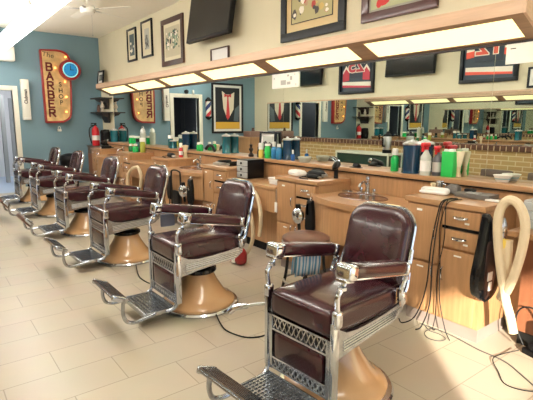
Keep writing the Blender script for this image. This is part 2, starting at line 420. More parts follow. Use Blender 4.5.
# sink units, bowed
def sink(label, y0, W=.868):
    t = thing('sink_unit', label, 'sink', (2.68, y0, 0), 0, 'bowed sink units')
    bx = lambda s, base=0, amp=.20: base-amp*math.sin(PI*min(1, max(0, s)))**.8
    N = 20
    E_ = .075
    out = [(.41, .0), (-.016, 0)] + [(bx(i/N, -.02, .17), -E_+(W+2*E_)*i/N) for i in range(N+1)] + [(-.016, W), (.41, W)]
    oc = (.175, .54); oval = [(oc[0]+.15*math.cos(2*PI*k/28), oc[1]+.225*math.sin(2*PI*k/28)) for k in range(28)]
    bm = bmesh.new(); allv = []
    for loop in (out, oval):
        vs = [bm.verts.new((p[0], p[1], .80)) for p in loop]
        for k in range(len(vs)): bm.edges.new((vs[k], vs[(k+1) % len(vs)]))
    bmesh.ops.triangle_fill(bm, edges=bm.edges[:], use_beauty=True)
    r = bmesh.ops.extrude_face_region(bm, geom=bm.faces[:])
    bmesh.ops.translate(bm, verts=[e for e in r['geom'] if isinstance(e, bmesh.types.BMVert)], vec=(0, 0, -.045))
    m = MB(); m.b.free(); m.b = bm; m.build('worktop', woodh, t)
    # apron follows the bow
    m = MB(); ap = [(bx(i/N, -.016, .17)+.018, -E_+.015+(W+2*E_-.03)*i/N) for i in range(N+1)]
    ap = [(min(a, -.017), y) if (y < 0 or y > W) else (a, y) for a, y in ap]
    m.prism(ap + [(a+.004 if (y < .02 or y > W-.02) else a+.02, y) for a, y in ap[::-1]], 'z', .47, .754); m.build('apron', wood, t)
    MB().box(.02, .40, .01, .03, .47, .754).box(.02, .40, W-.03, W-.01, .47, .754).build('side_panel', wood, t)
    MB().box(.26, .28, .0, W, .10, .754).build('kneehole_panel', woodred, t)
    MB().box(.30, .40, .0, W, 0, .10).build('toe_kick', rubber, t)
    basin = MB().lathe([(1.0, 0), (.93, -.01), (.85, -.06), (.6, -.11), (.2, -.125), (0, -.125)], (oc[0], oc[1], .80), 28, .15, .225).build('basin', mat('brown enamel basin', (.14, .062, .038), .2, coat=.4), t)
    MB().lathe([(.022, -.121), (.02, -.119), (0, -.119)], (oc[0], oc[1], .80), 12).build('drain', chrome, basin)
    m = MB(); pts = [(oc[0]+.152*math.cos(2*PI*k/28), oc[1]+.228*math.sin(2*PI*k/28), .801) for k in range(29)]; m.tube(pts, .005, 6); m.build('basin_rim', MT['brown enamel basin'], t); oc = (oc[0], oc[1]+.09)
    f = MB().box(.315, .375, oc[1]-.09, oc[1]+.09, .80, .812, .004).lathe([(.022, .012), (.018, .05), (.02, .09), (.0, .10)], (.345, oc[1], .80), 14)
    f.curve([(.345, oc[1], .87), (.30, oc[1], .905), (.25, oc[1], .89), (.235, oc[1], .865)], .011, 8).lathe([(.0, .10), (.014, .105), (.018, .13), (.012, .15), (0, .152)], (.345, oc[1], .80), 12)
    f.build('faucet', chrome, t)
    for yy in (oc[1]-.07, oc[1]+.07): MB().lathe([(.014, .012), (.012, .03), (.018, .035), (.016, .05), (0, .052)], (.345, yy, .80), 10).build('tap_handle', chrome, t)
    return t
s0 = sink('bowed maple sink unit with brown basin and chrome faucet behind the nearest barber chair', CY[0]+CW+.008)
copy_thing(s0, (2.68, CY[2]+CW+.008, 0), None, 'bowed maple sink unit with black holsters hanging from it, behind the second barber chair')
copy_thing(s0, (2.68, CY[4]+CW+.008, 0), None, 'bowed sink unit farthest from the camera, near the blue wall')

# desks between cabinets
def desk(label, y0, W=.872, apron=True):
    t = thing('vanity_desk', label, 'desk', (2.68, y0, 0), 0, 'low maple desks between cabinets')
    MB().box(-.012, .405, .002, W-.004, .755, .79, .004).build('desk_top', woodh, t)
    if apron: MB().box(.0, .02, .01, W-.01, .535, .754, .003).build('apron', wood, t)
    if apron: MB().box(.02, .24, .01, .03, .535, .754).box(.02, .24, W-.03, W-.01, .535, .754).box(.02, .24, .01, W-.01, .535, .55).build('drawer_box', wood, t)
    MB().box(.24, .26, .0, W, .10, .754).build('kneehole_panel', woodred if y0 < 2 else wood, t)
    MB().box(.27, .40, .0, W, 0, .10).build('toe_kick', rubber, t)
    return t
desk_near = desk('low maple desk at the right edge with a silver drawer box on it', CY[0]-1.0, .86, False)
desk('low maple desk holding the black drawer organiser and folded white towels', CY[1]+CW+.006)
desk('low maple desk with a beige hose loop in front, near the far end', CY[3]+CW+.006)

# ------------------------------------------------------------------ barber chair
def make_chair(label, cream_base=True):
    t = thing('barber_chair', label, 'barber chair', (0, 0, 0), 0, 'maroon leather barber chairs in a row')
    # pedestal
    MB().lathe([(.275, .028), (.275, .045), (.262, .062), (.235, .072), (.215, .09), (.19, .12), (.165, .16), (.14, .20), (.12, .245), (.115, .275), (.06, .28)], n=40).build('pedestal', porcelain, t)
    m = MB().lathe([(.285, 0), (.305, .006), (.308, .018), (.298, .030), (.27, .034), (.26, .02)], n=40); m.build('floor_ring', chrome, t)
    MB().lathe([(.132, .27), (.138, .28), (.136, .30), (.118, .312), (.06, .315)], n=32).build('collar', blackgl, t)
    MB().lathe([(.055, .30), (.055, .38), (.12, .385), (.13, .41), (.05, .41)], n=24).build('hydraulic_column', darkmetal, t)
    # seat
    MB().box(-.26, .24, -.20, .20, .385, .435, .008).build('seat_frame', chromew, t)
    MB().cushion(-.02, 0, .497, .56, .41, .135, .035, .022, 10).build('seat_cushion', leather, t)
    # front apron frame with lattice bands and leather inset
    fr = MB(); XF = -.285
    for y in (-.200, .200): fr.box(XF-.012, XF+.012, y-.018, y+.018, .13, .43, .004)
    for z in (.352, .425, .138, .195): fr.box(XF-.010, XF+.010, -.19, .19, z-.006, z+.006, .002)
    for zb, zt in ((.352, .425), (.138, .195)):
        n = 11
        for k in range(n):
            y = -.182+.364*k/n
            fr.tube([(XF, y, zb), (XF, y+.035, zt)], .0055, 5); fr.tube([(XF, y+.035, zb), (XF, y, zt)], .0055, 5)
    fr.build('front_frame', chromew, t)
    MB().box(XF+.012, XF+.016, -.19, .19, .13, .43).build('backing_plate', darkmetal, t)
    MB().pad(rrect(.33, .145, .02, cx=0, cy=.272), 'x', [(1, XF+.014), (1, XF-.004), (.97, XF-.012), (.8, XF-.020)]).build('front_pad', leather, t)
    TILT = math.radians(9.5)
    for s in (-1, 1):
        # arm: tilted down to the back
        arm = MB().at((-.005, s*.233, .714), (0, TILT, 0)); arm.cushion(0.015, 0, 0, .44, .078, .066, .022, .006, 8)
        a = arm.build('armrest', leather, t)
        m = MB().at((-.005, s*.233, .714), (0, TILT, 0)); m.cushion(-.225, 0, -.002, .075, .088, .078, .018, 0, 6)
        m.box(-.262, -.20, -.03, .03, -.048, -.034, .003); m.build('arm_cap', chrome, a)
        m = MB().at((-.005, s*.233, .714), (0, TILT, 0)); m.cushion(.240, 0, -.002, .04, .082, .064, .016, 0, 6).box(-.2, .26, -.03, .03, -.038, -.030, .002); m.build('arm_rear_cap', chrome, a)
        # front post: slender curved upper, heavy block, flat plate down to the footrest
        m = MB(); m.curve([(-.232, s*.233, .725), (-.252, s*.233, .685), (-.286, s*.233, .65), (-.285, s*.23, .60), (-.278, s*.228, .56)], .0125, 10)
        m.lathe([(.010, 0), (.02, .006), (.02, .02), (.010, .026)], (-.256, s*.233, .665), 10)
        m.cushion(-.278, s*.228, .535, .05, .034, .085, .012, 0, 5)
        m.box(-.305, -.262, s*.222-.011, s*.222+.011, .14, .52, .005)
        m.build('arm_post', chrome, t)
        # side skirt with grooves
        top = [(-.275, .50), (-.25, .475), (-.20, .448), (-.12, .438), (.0, .442), (.12, .452), (.22, .468), (.262, .475)]
        bot = [(.262, .425), (.20, .385), (.05, .372), (-.12, .352), (-.22, .335), (-.275, .33)]
        y0 = s*.208; y1 = s*.222
        m = MB().prism(top+bot, 'y', min(y0, y1), max(y0, y1)); sk = m.build('side_skirt', chromew, t)
        m = MB()
        for k in range(4):
            zz = .365+.014*k; m.tube([(-.22, s*.223, zz), (.0, s*.223, zz+.014), (.2+.01*k, s*.223, zz+.034)], .004, 5)
        m.build('raised_rib', chrome, sk)
        # rear bracket
        m = MB(); m.curve([(.215, s*.233, .67), (.24, s*.233, .65), (.262, s*.233, .62), (.245, s*.232, .585), (.225, s*.23, .53), (.245, s*.225, .46)], .013, 8)
        m.cushion(.250, s*.228, .50, .045, .03, .07, .012, 0, 4); m.lathe([(.0, -.012), (.018, -.01), (.018, .01), (0, .012)], (.264, s*.233, .61), 10)
        m.build('rear_bracket', chrome, t)
    # back, leaning
    LEAN = math.radians(14)
    bk = rrect(.395, .425, .11, 8, 0, .2125)
    for i, (a, c) in enumerate(bk):       # squarer bottom corners
        if c < .1: bk[i] = (math.copysign(min(.1975, abs(a)*1.12), a), c*.6)
    def bb(): return MB().at((.268, 0, .532), (0, LEAN, 0))
    back = bb().pad(bk, 'x', [(.9, .035), (.985, .025), (1, .005), (.985, -.018), (.93, -.032), (.8, -.041), (.5, -.048), (.2, -.05)]).build('backrest', leather, t)
    bb().pad(bk, 'x', [(.96, .058), (.99, .052), (.99, .034), (.9, .030)]).build('back_shell', chromew, back)
    m = bb(); cx, cy = 0, .2125
    ring = [(.030, cx+(a-cx)*1.022, cy+(c-cy)*1.022) for a, c in bk]; ring.append(ring[0]); m.tube(ring, .0105, 6); m.build('chrome_rim', chrome, back)
    m = bb(); m.tube([(-.004, cx+(a-cx)*.985, cy+(c-cy)*.985) for a, c in bk+[bk[0]]], .005, 5); m.build('piping', leather, back)
    for s in (-1, 1):
        MB().curve([(.235, s*.218, .48), (.285, s*.225, .55), (.325, s*.212, .66), (.345, s*.210, .74)], .014, 8).build('back_bracket', chrome, t)
    # footrest: side bars, heel plate, outer plate
    for s in (-1, 1):
        m = MB().curve([(-.29, s*.212, .20), (-.30, s*.212, .13), (-.33, s*.205, .105), (-.37, s*.20, .098)], .013, 8).curve([(-.45, s*.196, .10), (-.52, s*.20, .088), (-.60, s*.207, .082), (-.655, s*.207, .105), (-.675, s*.206, .16), (-.672, s*.204, .22), (-.665, s*.202, .262)], .013, 8)
        m.build('footrest_arm', chromew, t)
    h = MB(); h.box(-.515, -.305, -.19, .19, .098, .104); he = h.build('heel_plate', mat('dull cast plate', (.16, .165, .165), .45, .8), t)
    h = MB()
    for a, c, d, e in ((-.52, -.30, -.2, -.188), (-.52, -.30, .188, .2)): h.box(a, c, d, e, .088, .114, .003)
    h.box(-.525, -.51, -.2, .2, .08, .114, .003).box(-.31, -.298, -.2, .2, .088, .114, .003)
    n = 16
    for k in range(n):
        y = -.185+.37*k/n
        h.box(-.512, -.308, y+.008, y+.016, .103, .111)
    for k in range(8): x = -.50+.025*k; h.box(x, x+.007, -.19, .19, .103, .110)
    h.build('heel_grid', chromew, he)
    return t
def outer_plate(t, padded):
    # foldable toe plate tilted toward the sitter
    rot = math.radians(-24 if not padded else -50)
    base = (-.640, 0, .245) if not padded else (-.655, 0, .215)
    b_ = lambda: MB().at(base, (0, -rot, 0))
    pl = b_().box(-.115, .006, -.195, .195, -.008, .004, .003); o = pl.build('toe_plate', chromew, t)
    if padded:
        b_().cushion(-.062, 0, -.02, .14, .38, .05, .022, .01, 6).build('calf_pad', leatherb, o)
    m = b_()
    for k in range(8): x = -.110+.0145*k; m.box(x, x+.007, -.19, .19, .003, .012)
    m.build('tread_ribs', chromew, o)
    for s in (-1, 1): b_().cushion(-.052, s*.2, -.004, .115, .022, .040, .011, 0, 5).build('plate_end_cap', chrome, o)
chair_lab = ['largest maroon leather barber chair nearest the camera, sunlit tan pedestal',
 'maroon barber chair second from the camera with full tan pedestal in view',
 'maroon barber chair third from the camera, grey toe plate touching the heel plate of the fourth in view',
 'maroon barber chair fourth from the camera, its raised calf pad brown leather',
 'maroon barber chair fifth from the camera, second from the far end of the row',
 'last maroon barber chair of the row, closest to the white doorway']
chair_lab[2] = 'maroon barber chair third from the camera, the farthest one with an unpadded metal toe plate'
PCH = [(1.665, 1.555, 4), (1.63, 2.985, 0), (1.62, 4.48, 1), (1.62, 5.93, 1), (1.60, 7.40, 1), (1.60, 8.85, 1)]
p0 = make_chair(chair_lab[0]); p1 = None
pl_ = copy_thing(p0, (0, 0, 0), 0, chair_lab[3])      # padded variety
outer_plate(p0, False); outer_plate(pl_, True)
p0.location = (PCH[0][0], PCH[0][1], 0); p0.rotation_euler = (0, 0, math.radians(PCH[0][2]))
for k in (1, 2): copy_thing(p0, (PCH[k][0], PCH[k][1], 0), math.radians(PCH[k][2]), chair_lab[k])
pl_.location = (PCH[3][0], PCH[3][1], 0); pl_.rotation_euler = (0, 0, math.radians(PCH[3][2]))
for k in (4, 5): copy_thing(pl_, (PCH[k][0], PCH[k][1], 0), math.radians(PCH[k][2]), chair_lab[k])
m = MB(); m.curve([(-.02, .12, .37), (-.08, .28, .385), (-.16, .42, .375), (-.22, .50, .35)], .010, 8); m.curve([(-.21, .49, .353), (-.25, .55, .335), (-.27, .585, .30)], .018, 8, 4)
m.build('pump_lever', chrome, p0)

# ------------------------------------------------------------------ pictures and screens
def picture(name, label, cat, wall, c, w_, h_, fw_, fcol, matw=0, art=None, tilt=0, depth=.03, matcol=None):
    """wall: 'R' faces -x, 'L' faces +x, 'F' faces -y. local: u right as seen, v up, front at local -y"""
    rz = {'R': -PI/2, 'L': PI/2, 'F': 0}[wall]
    t = thing(name, label, cat, c, rz); t.rotation_euler = (tilt, 0, rz)
    m = MB()
    for a, b_, cc, d in ((-w_/2, w_/2, h_/2-fw_, h_/2), (-w_/2, w_/2, -h_/2, -h_/2+fw_), (-w_/2, -w_/2+fw_, -h_/2+fw_, h_/2-fw_), (w_/2-fw_, w_/2, -h_/2+fw_, h_/2-fw_)):
        m.box(a, b_, -depth, 0, cc, d, .004)
    m.build('frame', fcol, t)
    iw, ih = w_-2*fw_, h_-2*fw_
    if matw: MB().box(-iw/2, iw/2, -.012, -.004, -ih/2, ih/2).build('mat_board', matcol or paper, t)
    aw_, ah = iw-2*matw, ih-2*matw
    if art: art(t, aw_, ah)
    return t
def blobs(t, w_, h_, bgc, cols, n, y=-.014, rmin=.01, rmax=.04, seed=1, zr=(-.5, .5), elong=1.5):
    rnd = random.Random(seed); mats = [bgc]+cols; m = MB(); m.box(-w_/2, w_/2, y, y+.003, -h_/2, h_/2)
    for k in range(n):
        m.mat(1+rnd.randrange(len(cols))); r = rnd.uniform(rmin, rmax); rh = r*rnd.uniform(.7, elong)
        u = rnd.uniform(-w_/2+r, w_/2-r) if w_/2 > r else 0; zz = rnd.uniform(zr[0]*h_+rh, zr[1]*h_-rh); d = .0005*(k % 9+1)
        m.prism([(u+r*math.cos(2*PI*j/9)*rnd.uniform(.7, 1.1), zz+rh*math.sin(2*PI*j/9)*rnd.uniform(.7, 1.1)) for j in range(9)], 'y', y-d, y-d+.0004)
    return m.build('print', mats, t)
F = lambda n, c: mat('print '+n, c, .5)
blackfr = mat('black frame', (.008, .010, .014), .35, spec=.3); marfr = mat('dark mahogany frame', (.07, .018, .018), .3, coat=.3); brfr = mat('dark brown frame', (.06, .022, .015), .35)
tan = F('tan', (.66, .50, .26)); grass = F('grass', (.45, .40, .20))
def art_game(t, w_, h_):
    blobs(t, w_, h_, grass, [F('jersey red', (.45, .05, .04)), F('white', (.85, .8, .7)), F('gold', (.6, .45, .15)), F('cleat', (.05, .04, .04)), F('skin', (.45, .28, .18))], 46, rmin=.012, rmax=.045, seed=3, zr=(-.46, .5))
    m = MB()
    for a, b_, c, d in ((-w_/2-.008, w_/2+.008, -h_/2-.008, -h_/2), (-w_/2-.008, w_/2+.008, h_/2, h_/2+.008), (-w_/2-.008, -w_/2, -h_/2, h_/2), (w_/2, w_/2+.008, -h_/2, h_/2)): m.box(a, b_, -.018, -.012, c, d)
    m.build('inner_fillet', ironm, t)
XR = X1-.002
picture('framed_print', 'large black framed football print with tan mat above the valance', 'picture', 'R', (XR, 3.515, 2.68), .93, .86, .085, blackfr, .085, art_game, matcol=tan)
picture('framed_print', 'dark mahogany framed red and green print, right of the large black framed one', 'picture', 'R', (XR, 2.475, 2.66), .75, .78, .075, marfr, .02,
        lambda t, a, c: blobs(t, a, c, F('pale green', (.45, .48, .28)), [F('strong red', (.6, .03, .03)), F('leaf green', (.05, .15, .05)), F('dark', (.04, .04, .03))], 26, rmin=.03, rmax=.07, seed=5), matcol=F('grey mat', (.35, .33, .28)))
picture('framed_photograph', 'brown framed team photograph of figures in green, left of the television', 'picture', 'R', (XR, 6.62, 2.62), .74, .70, .075, brfr, .055,
        lambda t, a, c: blobs(t, a, c, F('sepia', (.55, .50, .35)), [F('dark green', (.03, .10, .07)), F('white', (.85, .8, .7)), F('cleat', (.05, .04, .04)), F('tea green', (.2, .3, .2))], 60, rmin=.012, rmax=.04, seed=8, zr=(-.3, .4)), matcol=F('ivory', (.72, .66, .48)))
picture('framed_photograph', 'narrow black framed grey drawing, middle of three pictures left of the television', 'picture', 'R', (XR, 7.575, 2.785), .45, .60, .032, blackfr, .10,
        lambda t, a, c: blobs(t, a, c, F('pale grey', (.5, .5, .45)), [F('mid grey', (.2, .21, .2)), F('cleat', (.05, .04, .04))], 26, rmin=.01, rmax=.04, seed=11, zr=(-.5, .2)), matcol=F('ivory', (.72, .66, .48)))
picture('framed_photograph', 'narrow black framed dark photo, leftmost of the pictures above the valance', 'picture', 'R', (XR, 8.25, 2.77), .42, .57, .032, blackfr, .07,
        lambda t, a, c: blobs(t, a, c, F('slate', (.06, .09, .10)), [F('white', (.85, .8, .7)), F('mid grey', (.2, .21, .2))], 7, rmin=.02, rmax=.05, seed=4, zr=(-.4, .2)), matcol=F('ivory', (.72, .66, .48)))
picture('framed_certificate', 'small dark framed white certificate below the television', 'certificate', 'R', (XR, 5.25, 2.265), .44, .19, .014, brfr, .0,
        lambda t, a, c: MB().box(-a/2, a/2, -.012, -.006, -c/2, c/2).build('certificate_sheet', mat('certificate paper', (.8, .8, .78), .6), t))
picture('small_framed_photo', 'small black framed photo standing on the far end of the valance', 'picture', 'R', (X1-.1, 9.78, 2.30), .36, .28, .03, blackfr, .05,
        lambda t, a, c: blobs(t, a, c, F('slate', (.06, .09, .10)), [F('mid grey', (.2, .21, .2))], 5, rmin=.02, rmax=.04, seed=2), tilt=-.12)
# poster on the blue wall (seen in the mirrors)
def art_suit(t, w_, h_):
    MB().box(-w_/2, w_/2, -.016, -.013, -h_/2, h_/2).build('print', F('near black', (.01, .014, .02)), t)
    m = MB()
    m.mat(0).prism([(-.28*w_, .40*h_), (-.24*w_, -.02*h_), (.0, -.28*h_), (.18*w_, .0), (.24*w_, .42*h_), (.06*w_, .34*h_), (-.12*w_, .34*h_)], 'y', -.018, -.0165)
    m.mat(1).prism([(-.07*w_, .33*h_), (.05*w_, .33*h_), (.02*w_, .26*h_), (.075*w_, -.20*h_), (.0, -.28*h_), (-.085*w_, -.20*h_), (-.03*w_, .26*h_)], 'y', -.020, -.0185)
    m.mat(1).prism([(-.14*w_, .36*h_), (.0, .30*h_), (.14*w_, .36*h_), (.14*w_, .27*h_), (.0, .31*h_), (-.14*w_, .27*h_)], 'y', -.021, -.0186)
    m.mat(2).prism([(-.14*w_, .42*h_), (.18*w_, .42*h_), (.10*w_, .345*h_), (-.05*w_, .345*h_)], 'y', -.0215, -.019)
    m.mat(3).prism([(-.5*w_, -.33*h_), (.5*w_, -.33*h_), (.5*w_, -.495*h_), (-.5*w_, -.495*h_)], 'y', -.018, -.0165)
    m.mat(4).prism([(-.5*w_, .10*h_), (-.30*w_, .0), (-.24*w_, -.30*h_), (-.45*w_, -.32*h_)], 'y', -.0175, -.0165)
    m.build('suit_and_tie', [F('shirt', (.75, .68, .55)), F('tie', (.55, .04, .05)), F('near black', (.01, .014, .02)), F('mustard', (.70, .42, .05)), F('slate suit', (.10, .14, .17))], t)
picture('framed_poster', 'tall framed poster of a dark suit and red tie above a mustard band', 'poster', 'F', (.02, Y1-.002, 1.755), .96, 1.27, .05, blackfr, .06, art_suit)
# jerseys on the left wall
def jersey(label, num, y, z0, w_, h_, style):
    XL = X0+.002
    def art(t, a, c):
        MB().box(-a/2, a/2, -.02, -.004, -c/2, c/2).build('backing', F('case blue', (.03, .05, .075)), t)
        m = MB(); ny = -.035
        m.mat(0).prism([(-.40*a, .35*c), (-.15*a, .45*c), (.15*a, .45*c), (.40*a, .35*c), (.45*a, -.02*c), (.27*a, -.05*c), (.27*a, -.18*c), (-.27*a, -.18*c), (-.27*a, -.05*c), (-.45*a, -.02*c)], 'y', ny, -.021)
        if style == 0:
            for s in (-1, 1):
                m.mat(1).prism([(s*.44*a, .12*c), (s*.29*a, .14*c), (s*.29*a, .04*c), (s*.45*a, .02*c)], 'y', ny-.003, ny); m.mat(2).prism([(s*.45*a, .02*c), (s*.29*a, .04*c), (s*.29*a, -.08*c), (s*.45*a, -.10*c)], 'y', ny-.003, ny)
        else:
            for s in (-1, 1):
                m.mat(1).prism([(s*.44*a, -.02*c), (s*.33*a, .12*c), (s*.22*a, .0), (s*.22*a, -.06*c), (s*.33*a, .05*c), (s*.44*a, -.08*c)], 'y', ny-.003, ny)
                m.mat(3).prism([(s*.44*a, -.08*c), (s*.33*a, .05*c), (s*.22*a, -.06*c), (s*.22*a, -.24*c), (s*.44*a, -.26*c)], 'y', ny-.003, ny)
        m.mat(1).prism([(-.46*a, -.30*c), (.46*a, -.26*c), (.46*a, -.34*c), (-.46*a, -.40*c)], 'y', -.024, -.0205)
        m.mat(2 if style == 0 else 3).prism([(-.46*a, -.37*c), (.46*a, -.33*c), (.46*a, -.40*c), (-.46*a, -.44*c)], 'y', -.0225, -.0205)
        j = m.build('jersey', [F('navy', (.02, .035, .06)), F('white', (.85, .8, .7)), F('orange red', (.75, .09, .05)), F('crimson', (.5, .03, .06))], t)
        rd = F('orange red', (.75, .09, .05)) if style == 0 else F('crimson', (.5, .03, .06))
        text('number_outline', num, .46*c, F('white', (.85, .8, .7)), j, (0, ny-.004, .10*c), (PI/2, 0, 0), .001, 1.15, .022)
        text('number', num, .46*c, rd, j, (0, ny-.007, .10*c), (PI/2, 0, 0), .001, 1.15, .008)
    return picture('framed_jersey', label, 'framed jersey', 'L', (XL, y, z0+h_/2), w_, h_, .055, blackfr, 0, art, depth=.06)
jersey('black framed sports jersey numbered 12 in red, seen reflected at the upper right', '12', 3.78, 2.05, .94, .95, 0)
jersey('black framed sports jersey numbered 25 with crimson sleeves, reflected between two screens', '25', 6.54, 2.0, .94, .95, 1)
def screen(label, wall, c, w_, h_, tilt=0, d=.06):
    rz = {'R': -PI/2, 'L': PI/2}[wall]
    t = thing('television', label, 'television', c, rz, 'black flat televisions'); t.rotation_euler = (tilt, 0, rz)
    MB().box(-w_/2, w_/2, -d/2, d/2, -h_/2, h_/2, .006).build('casing', black, t)
    MB().box(-w_/2+.02, w_/2-.02, -d/2-.003, -d/2, -h_/2+.03, h_/2-.02).build('screen', blackgl, t)
    MB().box(-w_*.12, w_*.12, d/2, d/2+.05, -h_*.2, h_*.2, .004).build('mount', ironm, t)
    return t
screen('large black flat television tilted forward on the cream wall, above the small certificate', 'R', (X1-.14, 5.26, 2.77), 1.06, .64, math.radians(-9))
screen('black television on the left wall seen reflected left of the 25 jersey', 'L', (X0+.11, 7.88, 2.50), .82, .52, math.radians(-4))
screen('black television on the left wall seen reflected between the two framed jerseys', 'L', (X0+.11, 5.19, 2.56), 1.04, .60, math.radians(-4))
picture('framed_photograph', 'small dark framed photo on the left wall, reflected at the right edge', 'picture', 'L', (X0+.002, 2.86, 2.08), .62, .30, .03, blackfr, .05,
        lambda t, a, c: MB().box(-a/2, a/2, -.014, -.012, -c/2, c/2).build('photo', F('slate', (.06, .09, .10)), t))
# paper notices stuck to the mirror just under the valance
n1 = MB().box(-.006, 0, -.23, .23, -.078, .078).build('paper_notice', paper, loc=(X1-.007, 3.913, 1.852)); tag(n1, 'wide white paper notice with faint marks stuck to the mirror below the valance', 'notice')
m = MB()
for y, z, w_, h_ in ((-.19, .03, .02, .012), (-.03, -.02, .09, .05), (.05, .05, .03, .02), (.10, .02, .035, .04), (.06, -.03, .06, .03), (.18, -.05, .01, .02), (.16, .055, .01, .012)):
    m.cbox(-.0065, -y, z, .001, w_, h_)
m.build('printed_marks', mat('grey ink', (.45, .44, .42), .7), n1)
n2 = MB().box(-.006, 0, -.16, .10, -.075, .062).build('paper_notice', paper, loc=(X1-.007, 1.455, 1.873)); tag(n2, 'white paper card stuck to the mirror at the right edge, over the reflected 12 jersey', 'notice')
MB().cbox(-.0065, .055, .025, .001, .035, .006).build('printed_marks', ironm, n2)

# ------------------------------------------------------------------ barber sign on the blue wall
sg = thing('barber_sign', 'tall tan vintage BARBER sign with red rim and glowing bulbs on the blue wall', 'sign', (2.30, Y1, 1.36))
def sb(): return MB().at((-2.30, 0, -1.36))
outl = [(2.10, 1.38), (2.42, 1.39), (2.52, 1.44), (2.585, 1.55), (2.61, 1.9), (2.625, 2.3), (2.635, 2.60), (2.60, 2.72), (2.51, 2.79), (2.38, 2.81), (2.085, 2.80)]
outs = [(p.x, p.y) for p in spline([(a, c, 0) for a, c in outl[1:-1]], 3)]; outs = [outl[0]]+outs+[outl[-1]]
sb().prism(outs, 'y', -.13, 0).build('sign_box', redpaint, sg)
cxs, czs = 2.34, 2.1
sb().prism([(cxs+(a-cxs)*.91, czs+(c-czs)*.96) for a, c in outs], 'y', -.136, -.13).build('sign_face', mat('aged tan enamel', (.66, .44, .19), .5, var=.35, scale=6), sg)
sb().tube([(a, -.13, c) for a, c in outs+[outs[0]]], .012, 5).build('rim', mat('red rim', (.36, .02, .02), .4), sg)
GL = {'B': [[(0, 0), (0, 1), (.42, 1), (.55, .88), (.55, .66), (.42, .53), (0, .53)], [(.42, .53), (.6, .40), (.6, .14), (.44, 0), (0, 0)]],
      'A': [[(-.03, 0), (.3, 1), (.63, 0)], [(.1, .34), (.5, .34)]], 'R': [[(0, 0), (0, 1), (.42, 1), (.58, .88), (.58, .62), (.42, .5), (0, .5)], [(.28, .5), (.62, 0)]],
      'E': [[(.55, 1), (0, 1), (0, 0), (.58, 0)], [(0, .52), (.46, .52)]]}
lred = mat('letter red', (.17, .010, .012), .5)
for k, ch in enumerate('BARBER'):
    m = MB(); cx, cz, H, W2, th = 2.225-2.30, 2.405-.18*k-1.36, .138, .165, .017
    for st in GL[ch]:
        P = [(cx-.3*W2+a*W2, cz+c*H) for a, c in st]
        for (a, c), (d, e_) in zip(P[:-1], P[1:]):
            L_ = math.hypot(d-a, e_-c); nx, nz = -(e_-c)/L_*th, (d-a)/L_*th; ex, ez = (d-a)/L_*th*.8, (e_-c)/L_*th*.8
            m.prism([(a-ex+nx, c-ez+nz), (d+ex+nx, e_+ez+nz), (d+ex-nx, e_+ez-nz), (a-ex-nx, c-ez-nz)], 'y', -.140, -.1365)
    m.build('letter', lred, sg)
for k, ch in enumerate('SHOP'): text('small_letter', ch, .12, mat('letter dark', (.05, .04, .02), .5), sg, (2.41-2.30, -.139, 2.14-.12*k-1.36), (PI/2, 0, 0), .002, 1, .002)
text('script', 'The', .13, MT['letter dark'], sg, (2.22-2.30, -.139, 2.70-1.36), (PI/2, .15, 0), .001, 1.1)
bulb = mat('glowing amber bulb', (1, .30, .05), .4, emit=9)
for x, z in ((2.545, 2.69), (2.335, 2.46), (2.50, 2.20), (2.51, 1.90), (2.49, 1.60)):
    MB().at((x-2.30, -.15, z-1.36)).lathe([(0, -.016), (.012, -.011), (.016, 0), (.012, .011), (0, .016)], n=10).build('bulb', bulb, sg)
ck = thing('wall_clock', 'round blue glowing clock with dark red rim on the side of the BARBER sign', 'clock', (2.595, Y1-.17, 2.43))
def disc(r0, r1, y0, y1): 
    m = MB(); m.T = Matrix.Rotation(PI/2, 4, 'X'); m.lathe([(r1, -y0), (r1, -y1), (r0, -y1)] if r0 else [(r1, -y0), (r1, -y1)], n=32); return m
disc(0, .200, -.09, .02).build('clock_case', redpaint, ck)
disc(0, .150, -.095, -.088).build('neon_ring', mat('pale neon ring', (.35, .80, .85), .4, emit=.3), ck)
disc(0, .128, -.100, -.094).build('dial', mat('blue dial', (.01, .22, .50), .4, emit=.35), ck)
m = MB().box(-.006, .006, -.104, -.101, -.01, .085).box(-.01, .065, -.104, -.101, -.005, .005)
for k in range(12):
    a = 2*PI*k/12; m.cbox(.108*math.sin(a), -.1015, .108*math.cos(a), .012, .002, .012)
m.build('hands', ironm, ck)
lk = MB().box(-.035, .035, -.05, 0, -.05, .0, .006).curve([(-.022, -.025, 0), (-.02, -.025, .035), (0, -.025, .05), (.02, -.025, .035), (.022, -.025, 0)], .006, 6).build('wall_outlet', whitep, loc=(2.36, Y1-.001, 1.25)); tag(lk, 'small white plug box on the blue wall right under the BARBER sign', 'plug')
# white vertical light box
wb = thing('wall_sign', 'narrow tall white vertical sign with black script beside the doorway', 'sign', (1.785, Y1, 1.43))
MB().box(-.085, .055, -.11, 0, 0, .78, .01).build('box', mat('white sign box', (.80, .77, .68), .4), wb)
text('lettering', 'Clubman', .085, ironm, wb, (-.015, -.112, .45), (PI/2, -PI/2, 0), .001, .9, .002)
MB().box(-.075, .045, -.112, -.108, .02, .05).build('lower_band', whitep, wb)
